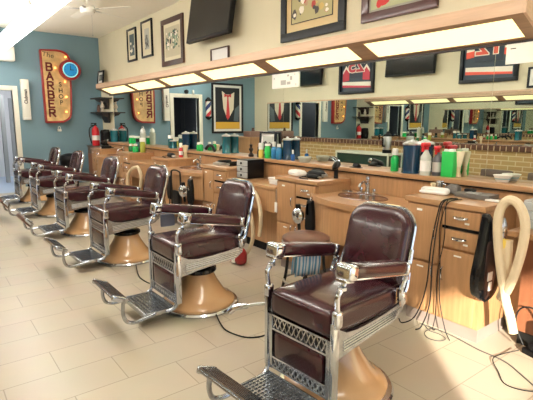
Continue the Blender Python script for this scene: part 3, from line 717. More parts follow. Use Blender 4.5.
# barber pole
bp_ = thing('barber_pole', 'small wall barber pole with red white and blue stripes, seen in the mirrors', 'barber pole', (.64, Y1-.09, 1.46))
pm = bpy.data.materials.new('barber stripes'); pm.use_nodes = True; nt = pm.node_tree; bs = nt.nodes['Principled BSDF']
tc = nt.nodes.new('ShaderNodeTexCoord'); sp = nt.nodes.new('ShaderNodeSeparateXYZ'); nt.links.new(tc.outputs['Object'], sp.inputs[0])
at2 = nt.nodes.new('ShaderNodeMath'); at2.operation = 'ARCTAN2'; nt.links.new(sp.outputs[1], at2.inputs[0]); nt.links.new(sp.outputs[0], at2.inputs[1])
m1 = nt.nodes.new('ShaderNodeMath'); m1.operation = 'MULTIPLY'; m1.inputs[1].default_value = 1/(2*PI); nt.links.new(at2.outputs[0], m1.inputs[0])
m2 = nt.nodes.new('ShaderNodeMath'); m2.operation = 'MULTIPLY_ADD'; m2.inputs[1].default_value = 2.4; nt.links.new(sp.outputs[2], m2.inputs[0]); nt.links.new(m1.outputs[0], m2.inputs[2])
m3 = nt.nodes.new('ShaderNodeMath'); m3.operation = 'FRACT'; nt.links.new(m2.outputs[0], m3.inputs[0])
rp = nt.nodes.new('ShaderNodeValToRGB'); rp.color_ramp.interpolation = 'CONSTANT'; e = rp.color_ramp.elements
e[0].color = (.55, .02, .03, 1); e[1].position = .27; e[1].color = (.85, .82, .72, 1)
for p, c in ((.5, (.01, .03, .15, 1)), (.77, (.85, .82, .72, 1))): q = e.new(p); q.color = c
nt.links.new(m3.outputs[0], rp.inputs[0]); nt.links.new(rp.outputs[0], bs.inputs['Base Color'])
MB().lathe([(.068, .08), (.068, .46)], n=24).build('striped_cylinder', pm, bp_)
MB().lathe([(.02, 0), (.05, .02), (.078, .05), (.078, .085), (.07, .085)], n=20).lathe([(.07, .455), (.078, .455), (.078, .49), (.05, .52), (.03, .55), (0, .56)], n=20).box(-.02, .02, 0, .09, .1, .44).build('end_caps', blackgl, bp_)
cm = MB(); cm.T = Matrix.Rotation(PI/2, 4, 'X'); cm.lathe([(.05, 0), (.05, .05), (.04, .07), (0, .072)], n=16)
tag(cm.build('wall_sensor', black, loc=(1.21, Y1, 2.13)), 'small round black device above the doorway, seen in the mirror', 'sensor')
tag(MB().cushion(0, 0, 0, .05, .05, .10, .02).build('wall_ornament', whitep, loc=(1.03, Y1-.04, 2.13)), 'small white ornament above the doorway trim, right of the black sensor in the mirror', 'ornament')

# corner shelves
def bracket_shelf(label, x, y, z, w_, d):
    t = thing('corner_shelf', label, 'shelf', (x, y, z), 0)
    MB().box(-w_/2, w_/2, -d, 0, -.02, 0, .004).build('shelf_board', ironm, t)
    MB().prism([(-.02, -.02), (-d*.85, -.02), (-d*.7, -.06), (-d*.35, -.09), (-.06, -.16), (-.03, -.22), (-.02, -.22)], 'x', -w_*.24, w_*.24).build('bracket', ironm, t)
    return t
for z_, l_ in ((1.89, 'upper dark carved wall shelf in the far corner, under the valance end'), (1.60, 'lower dark carved wall shelf in the far corner above the fire extinguisher')):
    q = bracket_shelf(l_, 3.0, 9.8, z_, .62 if z_ > 1.7 else .68, .26); q.location = (X1-.001, 9.78, z_); q.rotation_euler = (0, 0, -PI/2)
MBc = MB().lathe([(.03, 0), (.035, .03), (.02, .06), (.045, .10), (.03, .16), (.015, .18), (.03, .21), (0, .24)], n=14)
tag(MBc.build('figurine', mat('ivory ceramic', (.6, .52, .42), .4), loc=(3.12, 9.68, 1.6005)), 'pale ceramic figurine standing on the lower corner shelf', 'figurine')
tag(MB().lathe([(.03, 0), (.04, .05), (.03, .12), (.02, .15), (0, .16)], n=14).build('vase', leatherb, loc=(3.12, 9.92, 1.602)), 'small brown vase on the lower corner shelf', 'vase')
# fire extinguisher
fe = thing('fire_extinguisher', 'red fire extinguisher standing in the far corner beside the cabinet end', 'fire extinguisher', (2.98, 9.78, .90))
MB().lathe([(.06, 0), (.075, .01), (.075, .32), (.06, .37), (.025, .40), (.02, .42)], n=20).build('cylinder', red, fe)
MB().box(-.09, .04, -.012, .012, .42, .44, .003).box(-.08, .03, -.012, .012, .455, .475, .003).lathe([(.02, .40), (.02, .46)], n=10).build('valve_handle', black, fe)
MB().curve([(-.03, 0, .42), (-.12, -.01, .36), (-.125, -.01, .2), (-.09, -.02, .05)], .012, 8).build('hose', black, fe)
MB().lathe([(.0755, .12), (.0765, .12), (.0765, .22), (.0755, .22)], n=20, cap=False).build('band_label', paper, fe)
tag(MB().cushion(0, 0, .17, .16, .22, .34, .05, 0, 6, .006).build('black_bag', black, loc=(3.155, 9.70, .902)), 'black bag slumped on the dark cabinet behind the fire extinguisher', 'bag')
t = thing('low_cabinet', 'low dark wooden cabinet standing in the corner under the fire extinguisher', 'cabinet', (3.06, 9.75, 0))
MB().box(-.18, .19, -.36, .30, .0, .88, .004).build('body', mat('dark cabinet wood', (.10, .06, .035), .4, var=.2), t)
MB().box(-.20, .195, -.37, .31, .88, .90, .003).build('top', mat('dark cabinet wood', (.1, .06, .035)), t)
MB().box(-.19, -.18, -.33, -.04, .05, .74, .002).build('door', woodred, t)
MB().box(-.19, -.18, -.02, .27, .05, .74, .002).build('door', woodred, t)
# black waste bin seen between chairs
t = thing('dark_bin', 'black bin standing by the blue wall behind the farthest chairs', 'bin', (2.42, 9.75, 0))
MB().lathe([(.14, 0), (.18, .62), (.19, .63), (.19, .66), (.17, .67)], n=20).build('body', black, t)
MB().lathe([(.19, .66), (.17, .72), (.08, .76), (0, .77)], n=20).build('lid', black, t)

# ------------------------------------------------------------------ left side things seen in the mirror
def waiting_chair(label, y):
    t = thing('waiting_chair', label, 'chair', (-.50, y, 0), 0, 'low waiting chairs along the brick')
    MB().cushion(.02, 0, .34, .48, .50, .11, .03, .01, 6).build('seat', leatherb, t)
    MB().cushion(-.21, 0, .51, .07, .50, .34, .03, 0, 6).build('backrest', mat('grey brown vinyl', (.13, .095, .075), .5), t)
    for sx in (-.18, .2):
        for sy in (-.2, .2): MB().tube([(sx, sy, .3), (sx*1.05, sy*1.05, 0)], .014, 8).build('leg', steel, t)
    return t
for k, (y, l) in enumerate(((3.44, 'low padded chair against the yellow brick, its back reflected behind the neck dusters'), (2.72, 'low padded chair against the yellow brick reflected at the right edge'),
               (4.2, 'low padded chair against the yellow brick, third from the front window'))): waiting_chair(l, y)
t = thing('display_case', 'glass display case with pale rim in front of the yellow brick, seen in the mirror', 'display case', (-.52, 5.9, 0))
MB().box(-.22, .2, -.65, .65, 0, .45, .004).build('base', woodred, t)
MB().box(-.21, .19, -.64, .64, .46, .80).build('glass_box', mat('green tinted glass', (.03, .06, .045), .05, spec=.8), t)
m = MB()
for y in (-.65, .65):
    for x in (-.22, .2): m.box(x-.012, x+.012, y-.012, y+.012, .45, .84)
m.box(-.235, .215, -.665, .665, .80, .84, .003); m.build('rim', mat('pale metal rim', (.62, .66, .55), .4), t)
t = thing('coffee_urn', 'tall steel coffee urn with black base on the glass display case, seen in the mirror', 'coffee urn', (-.50, 5.42, .842))
MB().lathe([(.085, 0), (.085, .06), (.07, .065)], n=20).build('base', black, t)
MB().lathe([(.075, .06), (.08, .08), (.08, .30), (.075, .31)], n=24).build('body', steel, t)
MB().lathe([(.082, .31), (.08, .34), (.03, .37), (.02, .40), (0, .405)], n=20).box(.07, .14, -.012, .012, .12, .14).box(.125, .14, -.012, .012, .12, .28).build('lid', black, t)
t = thing('corner_counter', 'wooden counter in the far left corner, seen only in the mirror', 'counter', (-.30, 9.6, 0))
MB().box(-.4, .25, -.35, .5, 0, 1.0, .004).build('body', wood, t); MB().box(-.42, .27, -.37, .52, 1.0, 1.04, .004).build('top', woodh, t)
t = thing('cash_box', 'pinkish brown box on the far corner counter, seen in the mirror', 'box', (-.33, 9.5, 1.04))
MB().box(-.22, .2, -.15, .15, 0, .14, .008).build('body', mat('pink brown box', (.26, .15, .12), .5), t)
MB().lathe([(.04, .14), (.045, .17), (.02, .19), (.045, .22), (0, .23)], n=12).build('top_ornament', leatherb, t)


# ------------------------------------------------------------------ small things on the ledge and cabinets
ZL = 1.0; ZT = .903
def bottle(name, label, cat, loc, r, h, body, cap, neck=.4, caph=.025, n=16, group=None, lab=None):
    t = thing(name, label, cat, loc, 0, group)
    hh = h-caph
    MB().lathe([(r*.9, 0), (r, .006), (r, hh*.75), (r*.85, hh*.85), (r*neck, hh*.93), (r*neck, hh)], n=n).build('body', body, t)
    MB().lathe([(r*neck*1.25, hh-.004), (r*neck*1.25, h-.004), (r*neck*.9, h), (0, h)], n=12).build('cap', cap, t)
    if lab: MB().lathe([(r*1.02, hh*.2), (r*1.02, hh*.6)], n=n, cap=False).build('paper_label', lab, t)
    return t
def barbicide(label, loc, r, h, liq):
    t = thing('disinfectant_jar', label, 'jar', loc, 0, 'tall coloured disinfectant jars')
    MB().lathe([(r*1.05, 0), (r*1.05, .012), (r, .016), (r, h*.82), (r*1.03, h*.83), (r*1.03, h*.85)], n=24).build('jar_body', liq, t)
    MB().lathe([(r*1.06, h*.84), (r*1.06, h*.88), (r*.8, h*.92), (r*.3, h*.94), (r*.25, h*.98), (r*.1, h), (0, h)], n=20).build('lid', steel, t)
    rr = random.Random(int(loc[1]*100))
    for k in range(6 if r > .07 else 0):
        a = rr.uniform(0, 6.28); d = rr.uniform(.2, .8)*r; MB().cushion(d*math.cos(a), d*math.sin(a), h*.92, r*.35, r*.18, h*.10, .004, 0, 2).build('comb_end', whitep, t)
    return t
def sprayer(label, loc, h, body, head, facing=0, lab=None):
    t = thing('spray_bottle', label, 'spray bottle', loc, facing, 'trigger spray bottles')
    r = h*.15
    MB().lathe([(r*.95, 0), (r, .006), (r, h*.52), (r*.6, h*.62), (r*.35, h*.70), (r*.35, h*.74)], n=16).build('body', body, t)
    MB().cushion(-.012, 0, h*.86, h*.36, .03, h*.13, .01, 0, 4).lathe([(r*.42, h*.72), (r*.42, h*.80)], n=10).box(-h*.20, -h*.14, -.008, .008, h*.66, h*.84, .003).build('trigger_head', head, t)
    if lab: MB().lathe([(r*1.02, h*.12), (r*1.02, h*.42)], n=16, cap=False).build('paper_label', lab, t)
    return t
clearp = mat('frosted clear plastic', (.55, .58, .52), .15, coat=.3)
bottle('green_bottle', 'small green and clear bottle left of the big blue jar on the ledge', 'bottle', (3.17, 2.36, ZL), .034, .19, green, whitep, .6, .05)
barbicide('largest blue disinfectant jar on the ledge, left of the red headed spray bottles', (3.17, 2.20, ZL), .072, .27, barb)
sprayer('clear spray bottle with red trigger head right of the big blue jar', (3.12, 2.035, ZL), .275, clearp, red, 0, MT['white paper'])
sprayer('second red headed spray bottle, dark with a pale label, left of the green box', (3.17, 1.965, ZL), .25, mat('dark grey plastic', (.10, .10, .11), .3), red, .2, mat('grey label', (.5, .47, .44), .6))
t = thing('green_box', 'bright green carton with white caps beside the shaving brushes', 'box', (3.17, 1.87, ZL)); MB().box(-.03, .03, -.05, .045, 0, .19, .004).build('carton', mat('bright green card', (.02, .50, .09), .4), t); MB().box(-.02, .02, -.04, -.005, .19, .21, .003).box(-.02, .02, .005, .035, .19, .205, .003).build('caps', whitep, t)
t = thing('neck_duster', 'cream neck duster brush standing on the ledge right of the green carton', 'brush', (3.215, 1.815, ZL), 0, 'neck duster brushes')
MB().lathe([(.020, 0), (.022, .01), (.013, .04), (.018, .07), (.016, .08)], n=14).build('handle', mat('pale wood handle', (.75, .60, .38), .4), t)
MB().lathe([(.016, .075), (.024, .11), (.036, .185), (.033, .192), (0, .195)], n=16).build('bristles', bristle, t)
t = thing('paper_bowl', 'white paper bowl with blue pattern on the near end of the ledge', 'bowl', (3.195, 1.475, ZL))
MB().lathe([(.036, 0), (.040, .003), (.060, .046), (.064, .048), (.057, .044), (.036, .008), (0, .006)], n=24).build('bowl', whitep, t)
MB().lathe([(.0435, .012), (.0525, .028)], n=24, cap=False).build('blue_pattern', mat('pale blue pattern', (.35, .6, .66), .5), t)
# on cabinet A
tag(MB().at((0, 0, 0), (0, 0, .12)).cushion(0, 0, .022, .07, .20, .044, .021, .004, 8).cushion(-.02, 0, .012, .06, .20, .024, .011, .0, 6).build('rolled_towel', terry, loc=(2.90, 1.80, ZT+.001)), 'rolled white towel on the nearest cabinet top', 'towel')
t = thing('shaving_mug', 'chrome shaving cup behind the rolled towel on the nearest cabinet', 'cup', (3.02, 1.84, ZT)); MB().lathe([(.022, 0), (.024, .02), (.028, .075), (.026, .078), (.022, .03), (0, .028)], n=16).build('cup', chrome, t)
MB().curve([(0, -.026, .06), (0, -.045, .055), (0, -.043, .03), (0, -.023, .025)], .004, 6, 3).build('handle', chrome, t)
tag(MB().cushion(0, 0, .03, .07, .09, .06, .02, .01, 6, .004).build('hair_net_bundle', mat('grey mesh cloth', (.16, .15, .14), .7, bump=.6), loc=(3.0, 1.72, ZT)), 'crumpled grey bundle right of the chrome shaving cup', 'cloth')
tag(MB().lathe([(.016, 0), (.016, .045), (.02, .05), (.018, .065), (0, .067)], n=12).build('small_jar', bristle, loc=(2.98, 1.87, ZT+.0)), 'small cream jar at the left end of the nearest cabinet top', 'jar')
t = thing('clipper_tray', 'flat dark clipper case with silver plate on the nearest cabinet', 'tray', (2.96, 1.53, ZT)); MB().box(-.07, .07, -.12, .12, 0, .034, .008).build('case', mat('grey case', (.14, .13, .12), .35), t); MB().box(-.06, .0, -.04, .05, .034, .040, .003).build('blade_plate', steel, t)
MB().cushion(.03, .06, .044, .05, .07, .02, .008, 0, 4).build('clipper_body', black, t)
tag(MB().cushion(0, 0, .008, .05, .09, .014, .006, 0, 4).build('folded_cloth', terry, loc=(2.90, 1.385, ZT)), 'small white cloth on the near corner of the nearest cabinet', 'cloth')
# on cabinet B and the ledge behind it
tag(MB().at((0, 0, 0), (0, 0, -.2)).cushion(0, 0, .028, .11, .20, .054, .026, .006, 8, .001).build('rolled_towel', terry, loc=(2.82, 3.20, ZT)), 'rolled white towel on the second cabinet beside the black clippers', 'towel')
for k in range(3): tag(MB().box(-.09, .09, -.11, .11, 0, .022, .009).build('folded_towel', terry, loc=(2.86-.004*k, 3.46+.006*k, .7905+.023*k)), ['bottom folded white towel of the pile on the low desk', 'middle folded white towel of the pile on the low desk', 'top folded white towel of the pile on the low desk'][k], 'towel', 'folded towels on the low desk')
def clipper(label, loc, rz, s=1):
    t = thing('hair_clipper', label, 'hair clipper', loc, rz, 'black hair clippers')
    MB().cushion(0, 0, .022*s, .17*s, .05*s, .044*s, .018*s, .004, 6).build('body', black, t)
    MB().box(-.105*s, -.08*s, -.02*s, .02*s, .012, .03*s, .002).build('blade', steel, t)
    m = MB().curve([(.085*s, 0, .022), (.12*s, .02, .012), (.13*s, .07, .006), (.06*s, .10, .005), (-.02*s, .09, .005)], .005, 6); m.build('cord', rubber, t)
    return t
clipper('black hair clipper right of the rolled towel on the second cabinet', (2.90, 3.02, ZT), 1.5, 1.25)
clipper('black hair clipper against the riser on the second cabinet', (3.02, 3.13, ZT), 1.3, 1.2)
clipper('black trimmer at the front of the second cabinet', (2.80, 2.96, ZT), 1.7, .8)
def dryer_stand(label, loc, rz=0):
    t = thing('hair_dryer', label, 'hair dryer', loc, rz)
    MB().tube([(0, 0, 0), (0, 0, .09)], [.022, .018], 10).build('handle', black, t)
    MB().tube([(-.07, 0, .09), (-.05, 0, .105), (.03, 0, .125), (.06, 0, .135)], [.018, .026, .033, .022], 12).build('barrel', black, t)
    MB().tube([(.058, 0, .134), (.08, 0, .142)], [.024, .02], 12).build('nozzle', chrome, t)
    return t
dryer_stand('black hair dryer standing on the near end of the second cabinet', (2.98, 2.85, ZT), .5)
dk = [('blue_bottle', bluep), ('green_bottle', green)]
bottle('small_blue_bottle', 'small blue bottle with white cone cap by the clear bowl', 'bottle', (3.16, 3.66, ZL), .022, .115, bluep, whitep, .35, .04)
t = thing('glass_bowl', 'clear glass dish on the ledge behind the clippers', 'bowl', (3.13, 3.44, ZL)); MB().lathe([(.05, 0), (.055, .004), (.075, .055), (.072, .055), (.05, .01), (0, .008)], n=20).build('bowl', mat('pale glassy ceramic', (.50, .54, .48), .1, coat=.4), t)
barbicide('tall blue jar behind the small blue bottle with white cone cap', (3.20, 3.80, ZL), .052, .25, barb)
bottle('blue_bottle', 'mid blue bottle left of the two tall blue jars', 'bottle', (3.13, 3.86, ZL), .034, .17, mat('clear blue plastic', (.03, .20, .42), .2, coat=.3), whitep, .5, .03)
bottle('blue_bottle', 'second mid blue bottle next to the green bottle', 'bottle', (3.15, 3.97, ZL), .034, .19, MT['clear blue plastic'], whitep, .5, .05)
bottle('green_bottle', 'bright green bottle between the blue and yellow ones, under the framed photo', 'bottle', (3.13, 4.06, ZL), .038, .165, MT['bright green card'], whitep, .7, .02)
bottle('yellow_bottle', 'yellow bottle with white top left of the bright green bottle', 'bottle', (3.12, 4.17, ZL), .030, .17, yellow, whitep, .8, .07)
bottle('black_bottle', 'small black bottle at the left end of the group by the framed photo', 'bottle', (3.16, 4.27, ZL), .02, .12, black, black, .6, .03)
picture('photo_frame', 'black framed landscape photo standing on the ledge behind the coloured bottles', 'picture', 'R', (3.235, 4.18, ZL+.155), .30, .28, .022, blackfr, .03,
        lambda t, a, c: MB().box(-a/2, a/2, -.014, -.011, -c/2, c/2).mat(1).prism([(-a/2, -c/2), (a/2, -c/2), (a/2, -.05*c), (.2*a, .12*c), (0, .02*c), (-.2*a, .2*c), (-a/2, .05*c)], 'y', -.016, -.0142).build('landscape_print', [F('pale sky', (.5, .51, .46)), F('cleat', (.05, .04, .04))], t), tilt=-.08)
tag(MB().lathe([(.03, 0), (.035, .02), (.012, .05), (.03, .09), (.012, .11), (.02, .14), (0, .15)], n=12).build('ornament', ironm, loc=(3.12, 4.37, ZL)), 'small dark ornament on the ledge above the black organiser', 'ornament')
def organizer(label, x, y0, y1, h, depth, side):
    t = thing('drawer_organizer', label, 'drawer box', (x, (y0+y1)/2, .791)); W = y1-y0
    MB().box(.004, depth, -W/2, W/2, 0, h, .003).build('case', side, t)
    for k in range(3):
        z0 = .006+k*(h-.008)/3; z1 = z0+(h-.008)/3-.006
        d = MB().box(-.008, .004, -W/2+.004, W/2-.004, z0, z1, .002).build('drawer', mat('silver plastic', (.42, .44, .44), .35), t)
        kb = MB(); kb.T = Matrix.Translation((-.008, 0, (z0+z1)/2)) @ Matrix.Rotation(-PI/2, 4, 'Y'); kb.lathe([(.006, 0), (.013, .006), (.013, .014), (0, .016)], n=10).build('knob', black, d)
    return t
organizer('black drawer organiser with three silver drawers on the low desk', 2.815, 4.01, 4.21, .205, .225, black)
organizer('silver drawer box on the low desk at the right edge behind the hose', 2.80, .76, 1.16, .165, .26, mat('grey plastic case', (.36, .36, .35), .4))
# ledge items further away
barbicide('tall teal jar on the ledge above the third cabinet', (3.195, 5.03, ZL), .056, .26, teal)
clipper('black clipper on the third cabinet, right of two', (2.90, 4.38, ZT), 0, 1.1)
clipper('black clipper on the third cabinet, left of two', (2.93, 4.66, ZT), 0, 1.1)
tag(MB().box(-.05, .05, -.07, .07, 0, .03, .006).build('tin_box', steel, loc=(2.80, 4.56, ZT)), 'small steel tin between the clippers on the third cabinet', 'tin')
bottle('green_bottle', 'green bottle on the ledge above the second sink, right of two', 'bottle', (3.15, 5.62, ZL), .032, .13, green, whitep, .6, .03)
bottle('green_bottle', 'green bottle on the ledge above the second sink, left of two', 'bottle', (3.17, 5.72, ZL), .032, .12, green, whitep, .6, .03)
tag(MB().curve([(0, -.12, .0), (0, -.06, .06), (0, .03, .07), (0, .12, .02)], [.02]*19, 8).build('curved_brush', black, loc=(3.14, 5.35, ZL+.02)), 'dark curved brush lying on the ledge right of the green bottles', 'brush')
barbicide('tall blue jar in front of the reflected dark doorway', (3.195, 6.15, ZL), .06, .27, barb)
bottle('red_bottle', 'red and white bottle in front of the fourth cabinet jars', 'bottle', (3.02, 5.98, ZT), .03, .20, MT['red plastic'], whitep, .6, .06, lab=paper)
t = thing('neck_duster', 'cream neck duster brush right of the red and white bottle on the fourth cabinet', 'brush', (3.00, 5.80, ZT), 0, 'neck duster brushes')
MB().lathe([(.03, 0), (.02, .05), (.025, .08)], n=12).build('handle', MT['pale wood handle'], t); MB().lathe([(.025, .08), (.045, .17), (0, .18)], n=12).build('bristles', bristle, t)
clipper('black clipper on the fourth cabinet', (2.85, 5.95, ZT), 1.4, 1.4)
barbicide('teal container at the left of the fourth station', (3.13, 6.45, ZL), .055, .13, teal)
bottle('teal_bottle', 'teal bottle with white cap standing by the reflected white door trim', 'bottle', (3.17, 6.62, ZL), .04, .20, teal, whitep, .8, .05)
bottle('black_bottle', 'yellow bottle with black and white top in the green group', 'bottle', (2.95, 7.22, ZT), .045, .24, mat('olive plastic', (.35, .38, .05), .3), whitep, .8, .06)
bottle('dark_bottle', 'dark teal bottle left of the yellow one in the green group', 'bottle', (2.95, 7.42, ZT), .045, .22, mat('dark teal plastic', (.01, .08, .09), .3), black, .6, .05)
bottle('green_bottle', 'short green bottle in front of the green group', 'bottle', (2.86, 7.30, ZT), .05, .14, green, whitep, .5, .03)
bottle('green_bottle', 'short dark green bottle on the fifth cabinet, leftmost of the group', 'bottle', (2.88, 7.55, ZT), .045, .13, mat('dark green plastic', (.01, .16, .05), .3), whitep, .5, .03)
for k, y in enumerate((7.95, 8.18)):
    bottle('green_jar', 'squat green jar on the ledge near the far end, %s one of two' % ['right', 'left'][k], 'jar', (3.15, y, ZL), .065, .15, green, whitep, .7, .03, group='squat green jars')
t = thing('glass_canister', 'clear glass canister with steel lid between the green jars and the BARBER sign reflection', 'canister', (3.17, 7.72, ZL)); MB().lathe([(.05, 0), (.055, .2), (.04, .22)], n=16).build('canister', MT['pale glassy ceramic'], t); MB().lathe([(.045, .22), (.04, .26), (.015, .29), (0, .30)], n=14).build('lid', steel, t)
barbicide('dark teal jar on the ledge beside the fire extinguisher', (3.17, 9.2, ZL), .075, .27, teal)
dryer_stand('black hair dryer on the farthest cabinet', (2.85, 8.85, ZT), .3)
clipper('black clipper on the farthest cabinet', (2.82, 8.66, ZT), 0, 1.2)
tag(MB().cushion(0, 0, 0.01, .05, .09, .02, .008, 0, 4).build('soap_dish', chrome, loc=(2.95, 2.68, .80)), 'chrome soap dish at the far end of the near sink', 'soap dish')
tag(MB().cushion(0, 0, 0.01, .05, .07, .02, .008, 0, 4).build('soap_dish', steel, loc=(3.00, 2.02, .80)), 'steel soap dish at the near end of the near sink', 'soap dish')
tag(MB().pad(rrect(.05, .14, .02), 'z', [(1, 0), (1, .004), (.9, .006)]).at((0, 0, .006), (0, .5, 0)).box(-.02, .03, -.03, .03, 0, .03, .004).build('black_comb_rest', black, loc=(3.13, 2.75, ZL)), 'small black comb rest on the ledge above the near sink', 'comb rest')

# ------------------------------------------------------------------ hoses, vacuum, holsters, dryers
def hose(label, pts, r=.021):
    m = MB(); m.curve(pts, r, 10, 6)
    return tag(m.build('vacuum_hose', hosem), label, 'hose', 'beige vacuum hoses')
HP = [(2.615, 1.068, 0.21), (2.615, 1.093, 0.299), (2.615, 1.124, 0.38), (2.615, 1.149, 0.476), (2.615, 1.178, 0.607), (2.615, 1.201, 0.734), (2.615, 1.212, 0.851), (2.615, 1.197, 0.935), (2.615, 1.156, 0.976), (2.615, 1.106, 0.954), (2.615, 1.065, 0.865), (2.615, 1.064, 0.735), (2.615, 1.087, 0.583), (2.615, 1.12, 0.461), (2.66, 1.175, 0.38), (2.655, 1.16, 0.44), (2.64, 1.15, 0.6), (2.64, 1.155, 0.74)]
hose('beige hose loop hanging on the side of the nearest cabinet, by the black vacuum', [(x, y-.0, z) for x, y, z in HP], .026)
hose('beige hose loop in front of the low desk behind the second barber chair', [(2.62, 3.86, .03), (2.60, 3.72, .06), (2.60, 3.62, .22), (2.60, 3.62, .38), (2.60, 3.67, .55), (2.62, 3.70, .66), (2.62, 3.67, .73), (2.62, 3.59, .70), (2.62, 3.53, .60), (2.62, 3.505, .45), (2.62, 3.53, .28)], .02)
hose('beige hose ring hanging in front of the low desk behind the third barber chair', [(2.62, 6.664, .72), (2.62, 6.87, .68), (2.62, 7.03, .58), (2.62, 7.09, .42), (2.62, 7.03, .28), (2.62, 6.87, .22), (2.62, 6.70, .28), (2.62, 6.57, .42), (2.62, 6.52, .58), (2.62, 6.57, .68), (2.62, 6.664, .725)], .024)
t = thing('clipper_vacuum', 'black teardrop wall vacuum with white badges on the near side of the nearest cabinet', 'vacuum', (2.68, 1.312, .32))
prof = [(-.04, .01), (.03, -.01), (.10, .02), (.145, .09), (.14, .17), (.10, .26), (.04, .36), (-.005, .46), (-.02, .54), (-.055, .55), (-.065, .50), (-.08, .42), (-.11, .30), (-.14, .17), (-.115, .06)]
pr = [(p.x, p.y) for p in spline([(a, c, 0) for a, c in prof], 3, True)][:-1]
MB().pad(pr, 'y', [(.97, -.0), (1, -.015), (1, -.035), (.93, -.05), (.7, -.06), (.3, -.064)]).build('body', blackgl, t)
MB().cushion(-.02, -.062, .17, .055, .008, .055, .003, 0, 3).build('badge', whitep, t)
MB().cushion(-.01, -.062, .105, .035, .008, .055, .003, 0, 4).build('badge', whitep, t)
MB().lathe([(.03, 0), (.036, .02), (.03, .05), (.02, .08)], (-.02, -.10, .46), 14).cushion(-.02, -.11, .42, .05, .04, .08, .018, 0, 4).build('motor_fitting', chrome, t)
MB().box(-.065, -.02, -.16, -.12, .37, .42, .004).build('hose_clip', yellow, t)
# chrome hair dryers and black holsters hung at the sinks
def holster_set(k, x, y, rz, label1, label2):
    h = thing('tool_holster', label1, 'holster', (x, y, .75), rz, 'black tool holsters')
    m = MB().pad([(-.03, 0), (.03, 0), (.045, -.10), (.05, -.24), (.03, -.30), (-.03, -.30), (-.05, -.24), (-.045, -.10)], 'x', [(.9, -.035), (1, -.02), (1, -.004), (.95, 0)]); m.build('pouch', black, h)
    MB().curve([(-.01, -.02, -.02), (-.035, -.02, .01), (-.02, -.02, .03), (0, -.02, .01)], .005, 6).box(-.035, -.028, .0, .03, -.13, -.03, .002).build('chrome_clip', chrome, h)
    g = thing('hair_dryer', label2, 'hair dryer', (x-.035, y+.125, .60), rz, 'chrome hair dryers')
    m = MB(); m.T = Matrix.Rotation(-PI/2, 4, 'Y'); m.lathe([(.0, -.03), (.05, -.025), (.07, .0), (.07, .02), (.045, .04), (.02, .048), (0, .048)], n=18); m.build('motor_housing', chrome, g)
    MB().tube([(0, 0, -.03), (0, -.012, -.13)], [.017, .014], 10).build('handle', black, g)
    MB().tube([(0, 0, .03), (-.01, .0, .10)], [.026, .022], 12).build('nozzle', black, g)
    m = MB().curve([(0, -.012, -.13), (0, -.02, -.22), (.01, -.06, -.32), (.02, -.10, -.22), (.02, -.11, -.05), (.02, -.10, .10)], .005, 6); m.build('cord', rubber, g)
holster_set(0, 2.615, 2.775, 0, 'black tool holster hung at the far end of the near sink', 'chrome hair dryer hung at the far corner of the near sink')
holster_set(1, 2.475, 4.66, .3, 'black tool holster hung at the right side of the middle sink', 'chrome hair dryer hung on the middle bowed sink, right one')
holster_set(2, 2.455, 5.16, 0, 'black tool holster hung in the middle of the middle sink apron', 'chrome hair dryer hung on the middle bowed sink, left one')
hb = thing('tool_rack', 'black wire rack of cords standing out from the middle sink', 'rack', (2.44, 4.97, .40))
MB().curve([(0, -.10, .0), (0, -.10, .36), (0, -.06, .42), (0, .10, .42), (0, .14, .36), (0, .14, .0)], .010, 6).curve([(0, -.10, .02), (-.01, -.14, .12), (0, -.10, .26), (.01, -.05, .10), (0, 0, -.08)], .006, 6).build('wire_loop', rubber, hb)
MB().cushion(0, .02, .08, .03, .16, .20, .014, 0, 5).build('cord_bundle', black, hb)

# price tag hanging on the second cabinet edge
t = thing('hang_tag', 'white paper tag hanging at the corner of the low desk beside the second cabinet', 'tag', (2.655, 3.31, .78))
MB().tube([(0, 0, 0), (0, 0, -.13)], .002, 5).build('string', paper, t); MB().box(-.004, 0, -.018, .018, -.225, -.13, .001).build('paper_tag', paper, t)
# stool
t = thing('round_stool', 'round brown topped stool behind the far armrest of the nearest barber chair', 'stool', (2.275, 2.47, 0))
MB().lathe([(.02, .51), (.17, .51), (.182, .525), (.180, .545), (.15, .562), (.08, .57), (0, .572)], n=32).build('seat', leatherb, t)
MB().torus(.178, .008, (0, 0, .513)).build('seat_band', steel, t)
m = MB()
for k in range(4):
    a = PI/4+PI/2*k; m.build if False else None
    MB().curve([(.13*math.cos(a), .13*math.sin(a), .51), (.15*math.cos(a), .15*math.sin(a), .25), (.21*math.cos(a), .21*math.sin(a), 0)], .011, 8).build('leg', rubber, t)
m.b.free()
MB().torus(.165, .008, (0, 0, .20)).build('foot_ring', steel, t)
# wire magazine style rings under the arm of the first chair
t = thing('cord_coil', 'dark coiled cord lying on the floor between the first chair and the stool', 'cord', (1.95, 2.25, 0))
m = MB(); m.curve([(.14*math.cos(a*.7)*(1+.04*a % .2), .10*math.sin(a*.7), .008+.004*a) for a in range(24)], .007, 6, 3); m.build('coil', rubber, t)
